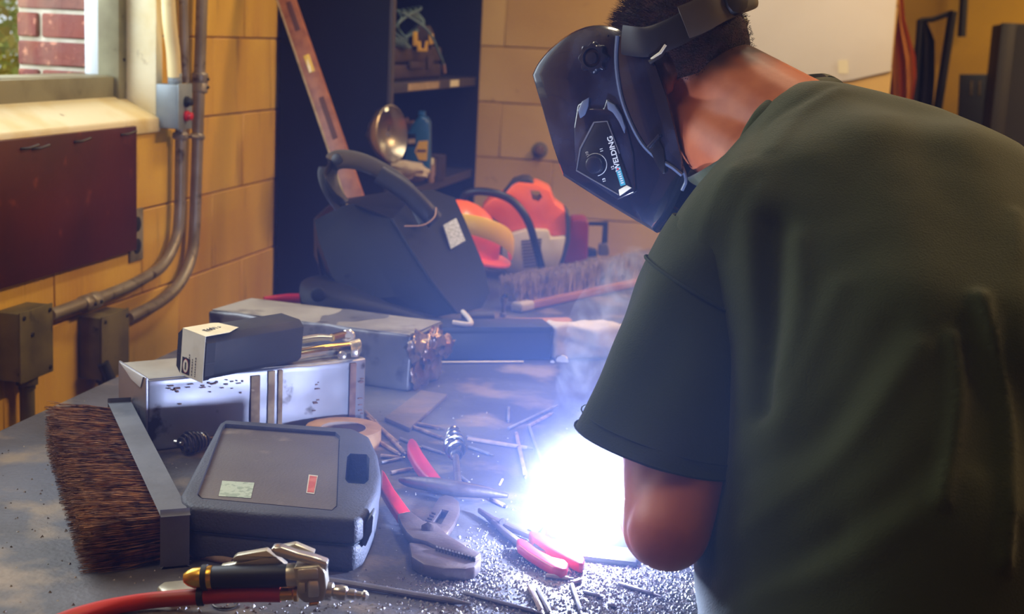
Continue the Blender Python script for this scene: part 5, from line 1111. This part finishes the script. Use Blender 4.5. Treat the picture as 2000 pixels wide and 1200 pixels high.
# pivot knob with lobes
kq = onw(1163, 113, W0 + .013) - HC; bm = bmesh.new(); nx = axU(1, 0); ny = axU(0, -1); rings = []
for hgt, rad, lob in ((0, .0215, .0018), (.010, .0215, .002), (.014, .019, .0014), (.0145, .014, 0), (.011, .012, 0), (.011, .009, 0), (.016, .0085, 0), (.0165, .003, 0)):
    rings.append([bm.verts.new(kq + HW * hgt + (nx * math.cos(a) + ny * math.sin(a)) * (rad + lob * math.cos(8 * a))) for a in np.linspace(0, 2 * math.pi, 49)[:-1]])
for a, b in zip(rings[:-1], rings[1:]):
    for i in range(48): bm.faces.new((a[i], a[(i + 1) % 48], b[(i + 1) % 48], b[i]))
bm.faces.new(rings[-1]); fin('pivot_knob', bm, 'knob', wh, 35)
LA('stop_pin', [(0, .002), (.002, .0015)], onw(1188, 70, W0 + .010), onw(1188, 70, W0 + .2), 'panel', wh, 8)
WP('buckle', [(1266, 286), (1285, 262), (1288, 278), (1296, 292), (1298, 312), (1299, 338), (1294, 340), (1282, 322), (1272, 300)], WT_ + .004, .006, 'panel', bev=.001); WP('buckle_arm', [(1263, 287), (1286, 261), (1289, 266), (1268, 291)], WT_ + .010, .006, 'knob', bev=.001)
# dark filter window in the front face
fa, fb_ = lay(1.004, 0)[4:6]; 
u_ = (fb_ - fa).normalized(); bm = bmesh.new(); cfr = (fa + fb_) / 2; nrm = u_.cross(HW).normalized(); nrm = nrm if nrm.dot(HF) > 0 else -nrm
prism(bm, [cfr + HW * sx * .055 + u_ * sy * .045 - nrm * .002 for sx, sy in ((-1, -1), (1, -1), (1, 1), (-1, 1))], nrm * .006, .002); fin('filter_lens', bm, 'black_gloss', wh)
# headgear
hg = lambda pts: [P(*p) for p in pts]
TB('headband', hg([(1215, 78, 2.055), (1262, 82, 2.03), (1310, 66, 2.022), (1352, 44, 2.024), (1400, 18, 2.036), (1440, 0, 2.065), (1472, -14, 2.12), (1462, -30, 2.2), (1400, -20, 2.235), (1300, 20, 2.235), (1230, 50, 2.20)]), .021, 'headgear', wh, 14, smooth=6, flat=(1.0, .10), up=HU)
TB('adjuster_band', hg([(1335, 44, 2.019), (1365, 32, 2.022), (1400, 12, 2.032), (1432, -4, 2.054)]), .024, 'headgear_grey', wh, 12, smooth=4, flat=(1.0, .10), up=HU)
TB('nape_strap', hg([(1340, 62, 2.028), (1380, 50, 2.035), (1420, 40, 2.055), (1446, 42, 2.09), (1458, 40, 2.16)]), .008, 'headgear', wh, 10, smooth=4, flat=(1.0, .3), up=HU)
LA('ratchet_knob', [(0, .020), (.012, .021), (.02, .019), (.022, .012)], P(1424, 6, 2.06), P(1462, -8, 2.02), 'headgear', wh, 12)
TB('clip', hg([(1268, 122, 2.03), (1290, 108, 2.025), (1306, 84, 2.025)]), .0035, 'headgear', wh, 8); TB('clip_liner', hg([(1272, 116, 2.028), (1290, 103, 2.022), (1300, 88, 2.022)]), .0022, 'label_cream', wh, 6)

# ------------------------------------------------------------------ at the arc
wp = thing('workpiece', 'small steel workpiece being welded under the arc', 'steel plate', (ARC.x, ARC.y, ZT)); B('plate', (-.07, -.05, .0005), (.07, .06, .008), 'workpiece', wp, .001); B('upright_plate', (-.06, .0, .008), (.06, .006, .058), 'workpiece', wp, .001)
eh = thing('electrode_holder', 'electrode holder gripped in the hand beside the arc', 'electrode holder', HND); hv_ = (ARC - HND).normalized()
TB('grip', [HND - HEAD * .04 + UP * .0, HND + HEAD * .05], .013, 'black_rubber', eh, 12); TB('electrode', [HND + HEAD * .04, ARC + V((0, 0, .006))], .0022, 'rod_brown', eh, 8)
TB('cable', [HND - HEAD * .04, HND - HEAD * .07 + V((.10, .02, -.02)), V((.05, 2.05, .915)), V((.02, 2.3, .908))], .008, 'black_rubber', eh, 10, smooth=6)
ac = thing('welding_arc', 'blinding white welding arc at the tip of the electrode', 'welding arc', ARC); lump('core', (0, 0, 0), (.005, .005, .005), 'arc_core', ac, 1.0, .15)
sp = thing('spark', 'single orange spark flying left of the arc', 'spark', P(979, 942, 2.0)); TB('streak', [P(976, 948, 2.0), P(982, 936, 2.0)], .0012, 'spark', sp, 6)
# slag grit and dust on the bench top around the arc
rr = random.Random(12); vs, fs = [], []
def crumb(p, s):
    k = len(vs); a = rr.random() * 6.28; h = s * rr.uniform(.5, 1.1)
    for q in range(3): vs.append((p.x + math.cos(a + q * 2.1) * s * rr.uniform(.6, 1.2), p.y + math.sin(a + q * 2.1) * s * rr.uniform(.6, 1.2), ZT + .0001))
    vs.append((p.x + rr.uniform(-.3, .3) * s, p.y + rr.uniform(-.3, .3) * s, ZT + h)); fs.extend([(k, k + 1, k + 3), (k + 1, k + 2, k + 3), (k + 2, k, k + 3)])
clusters = [((1230, 1160), 130, 40, 2600), ((1330, 1150), 70, 40, 1200), ((930, 1130), 60, 26, 900), ((880, 1160), 50, 22, 600), ((960, 1075), 40, 30, 380), ((1150, 1120), 60, 40, 800), ((800, 1000), 420, 170, 700), ((120, 1000), 140, 120, 120), ((650, 1180), 160, 20, 260), ((1100, 1190), 120, 20, 700)]
for (cx, cy0), sx, sy, n in clusters:
    for i in range(n):
        q = T(rr.gauss(cx, sx), rr.gauss(cy0, sy))
        if BX0 + .01 < q.x < BX1 - .01 and BY0 < q.y < BY1: crumb(q, rr.uniform(.0008, .0032))
me = bpy.data.meshes.new('slag_grit'); me.from_pydata(vs, [], fs); o = link('slag_grit', me, 'slag'); tag(o, 'loose slag crumbs and grit strewn over the bench top', 'slag', kind='stuff')

# ------------------------------------------------------------------ smoke, with veil haze and bloom added around the arc
def vol_mat(name, build):
    m = bpy.data.materials.new(name); m.use_nodes = True; nt = m.node_tree; nt.nodes.clear(); out = nt.nodes.new('ShaderNodeOutputMaterial'); s = build(nt); nt.links.new(s, out.inputs['Volume']); MATS[name] = m; return m
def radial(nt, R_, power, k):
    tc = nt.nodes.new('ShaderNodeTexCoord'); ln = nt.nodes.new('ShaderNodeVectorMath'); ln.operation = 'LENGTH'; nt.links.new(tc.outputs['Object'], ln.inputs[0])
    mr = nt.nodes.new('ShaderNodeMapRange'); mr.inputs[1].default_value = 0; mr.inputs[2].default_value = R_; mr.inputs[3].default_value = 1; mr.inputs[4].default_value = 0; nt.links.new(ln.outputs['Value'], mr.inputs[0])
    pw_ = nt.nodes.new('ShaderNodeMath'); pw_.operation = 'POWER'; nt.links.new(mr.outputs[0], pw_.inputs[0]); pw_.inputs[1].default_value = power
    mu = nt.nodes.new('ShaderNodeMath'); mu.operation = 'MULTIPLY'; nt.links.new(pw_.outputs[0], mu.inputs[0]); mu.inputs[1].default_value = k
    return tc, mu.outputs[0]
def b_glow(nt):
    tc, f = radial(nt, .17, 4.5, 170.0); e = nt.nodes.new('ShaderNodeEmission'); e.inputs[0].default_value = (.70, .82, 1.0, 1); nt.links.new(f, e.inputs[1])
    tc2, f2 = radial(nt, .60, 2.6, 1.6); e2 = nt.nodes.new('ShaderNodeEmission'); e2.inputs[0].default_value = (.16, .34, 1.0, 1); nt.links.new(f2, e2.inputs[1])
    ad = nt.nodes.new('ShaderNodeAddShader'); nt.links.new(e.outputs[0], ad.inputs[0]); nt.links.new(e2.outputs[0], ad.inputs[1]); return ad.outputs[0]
def b_haze(nt):
    tc, f = radial(nt, 1.25, 2.0, .22); s = nt.nodes.new('ShaderNodeVolumeScatter'); s.inputs[0].default_value = (.26, .34, 1.0, 1); nt.links.new(f, s.inputs[1]); return s.outputs[0]
def b_smoke(nt):
    tc = nt.nodes.new('ShaderNodeTexCoord'); n = nt.nodes.new('ShaderNodeTexNoise'); n.inputs['Scale'].default_value = 11; n.inputs['Detail'].default_value = 4; n.inputs['Distortion'].default_value = 2.2; nt.links.new(tc.outputs['Object'], n.inputs['Vector'])
    mr = nt.nodes.new('ShaderNodeMapRange'); mr.inputs[1].default_value = .52; mr.inputs[2].default_value = .72; mr.inputs[3].default_value = 0; mr.inputs[4].default_value = 7.0; nt.links.new(n.outputs['Fac'], mr.inputs[0])
    s = nt.nodes.new('ShaderNodeVolumeScatter'); s.inputs[0].default_value = (.8, .87, 1.0, 1); nt.links.new(mr.outputs[0], s.inputs[1]); return s.outputs[0]
vol_mat('bloom_glow', b_glow); vol_mat('veil_haze', b_haze); vol_mat('smoke', b_smoke)
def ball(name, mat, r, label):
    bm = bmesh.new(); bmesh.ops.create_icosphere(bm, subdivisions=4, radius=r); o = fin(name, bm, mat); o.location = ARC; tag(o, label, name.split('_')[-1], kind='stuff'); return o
ball('bloom_glow', 'bloom_glow', .60, 'white blue camera bloom added around the welding arc')  # emitting volume added for camera bloom: white core and wide blue veil
ball('veil_haze', 'veil_haze', 1.25, 'thin blue haze added over the bench as lens veil')  # blue scattering ball added to tint the view like lens veil
o = blob('smoke', [((P(1115, 800, 2.05), .03), (P(1150, 720, 2.15), .05)), ((P(1150, 720, 2.15), .05), (P(1195, 630, 2.3), .07)), ((P(1195, 630, 2.3), .07), (P(1235, 530, 2.4), .05))], .012, 6, 'smoke'); tag(o, 'pale smoke wisps curling up beside the green sleeve', 'smoke', kind='stuff')
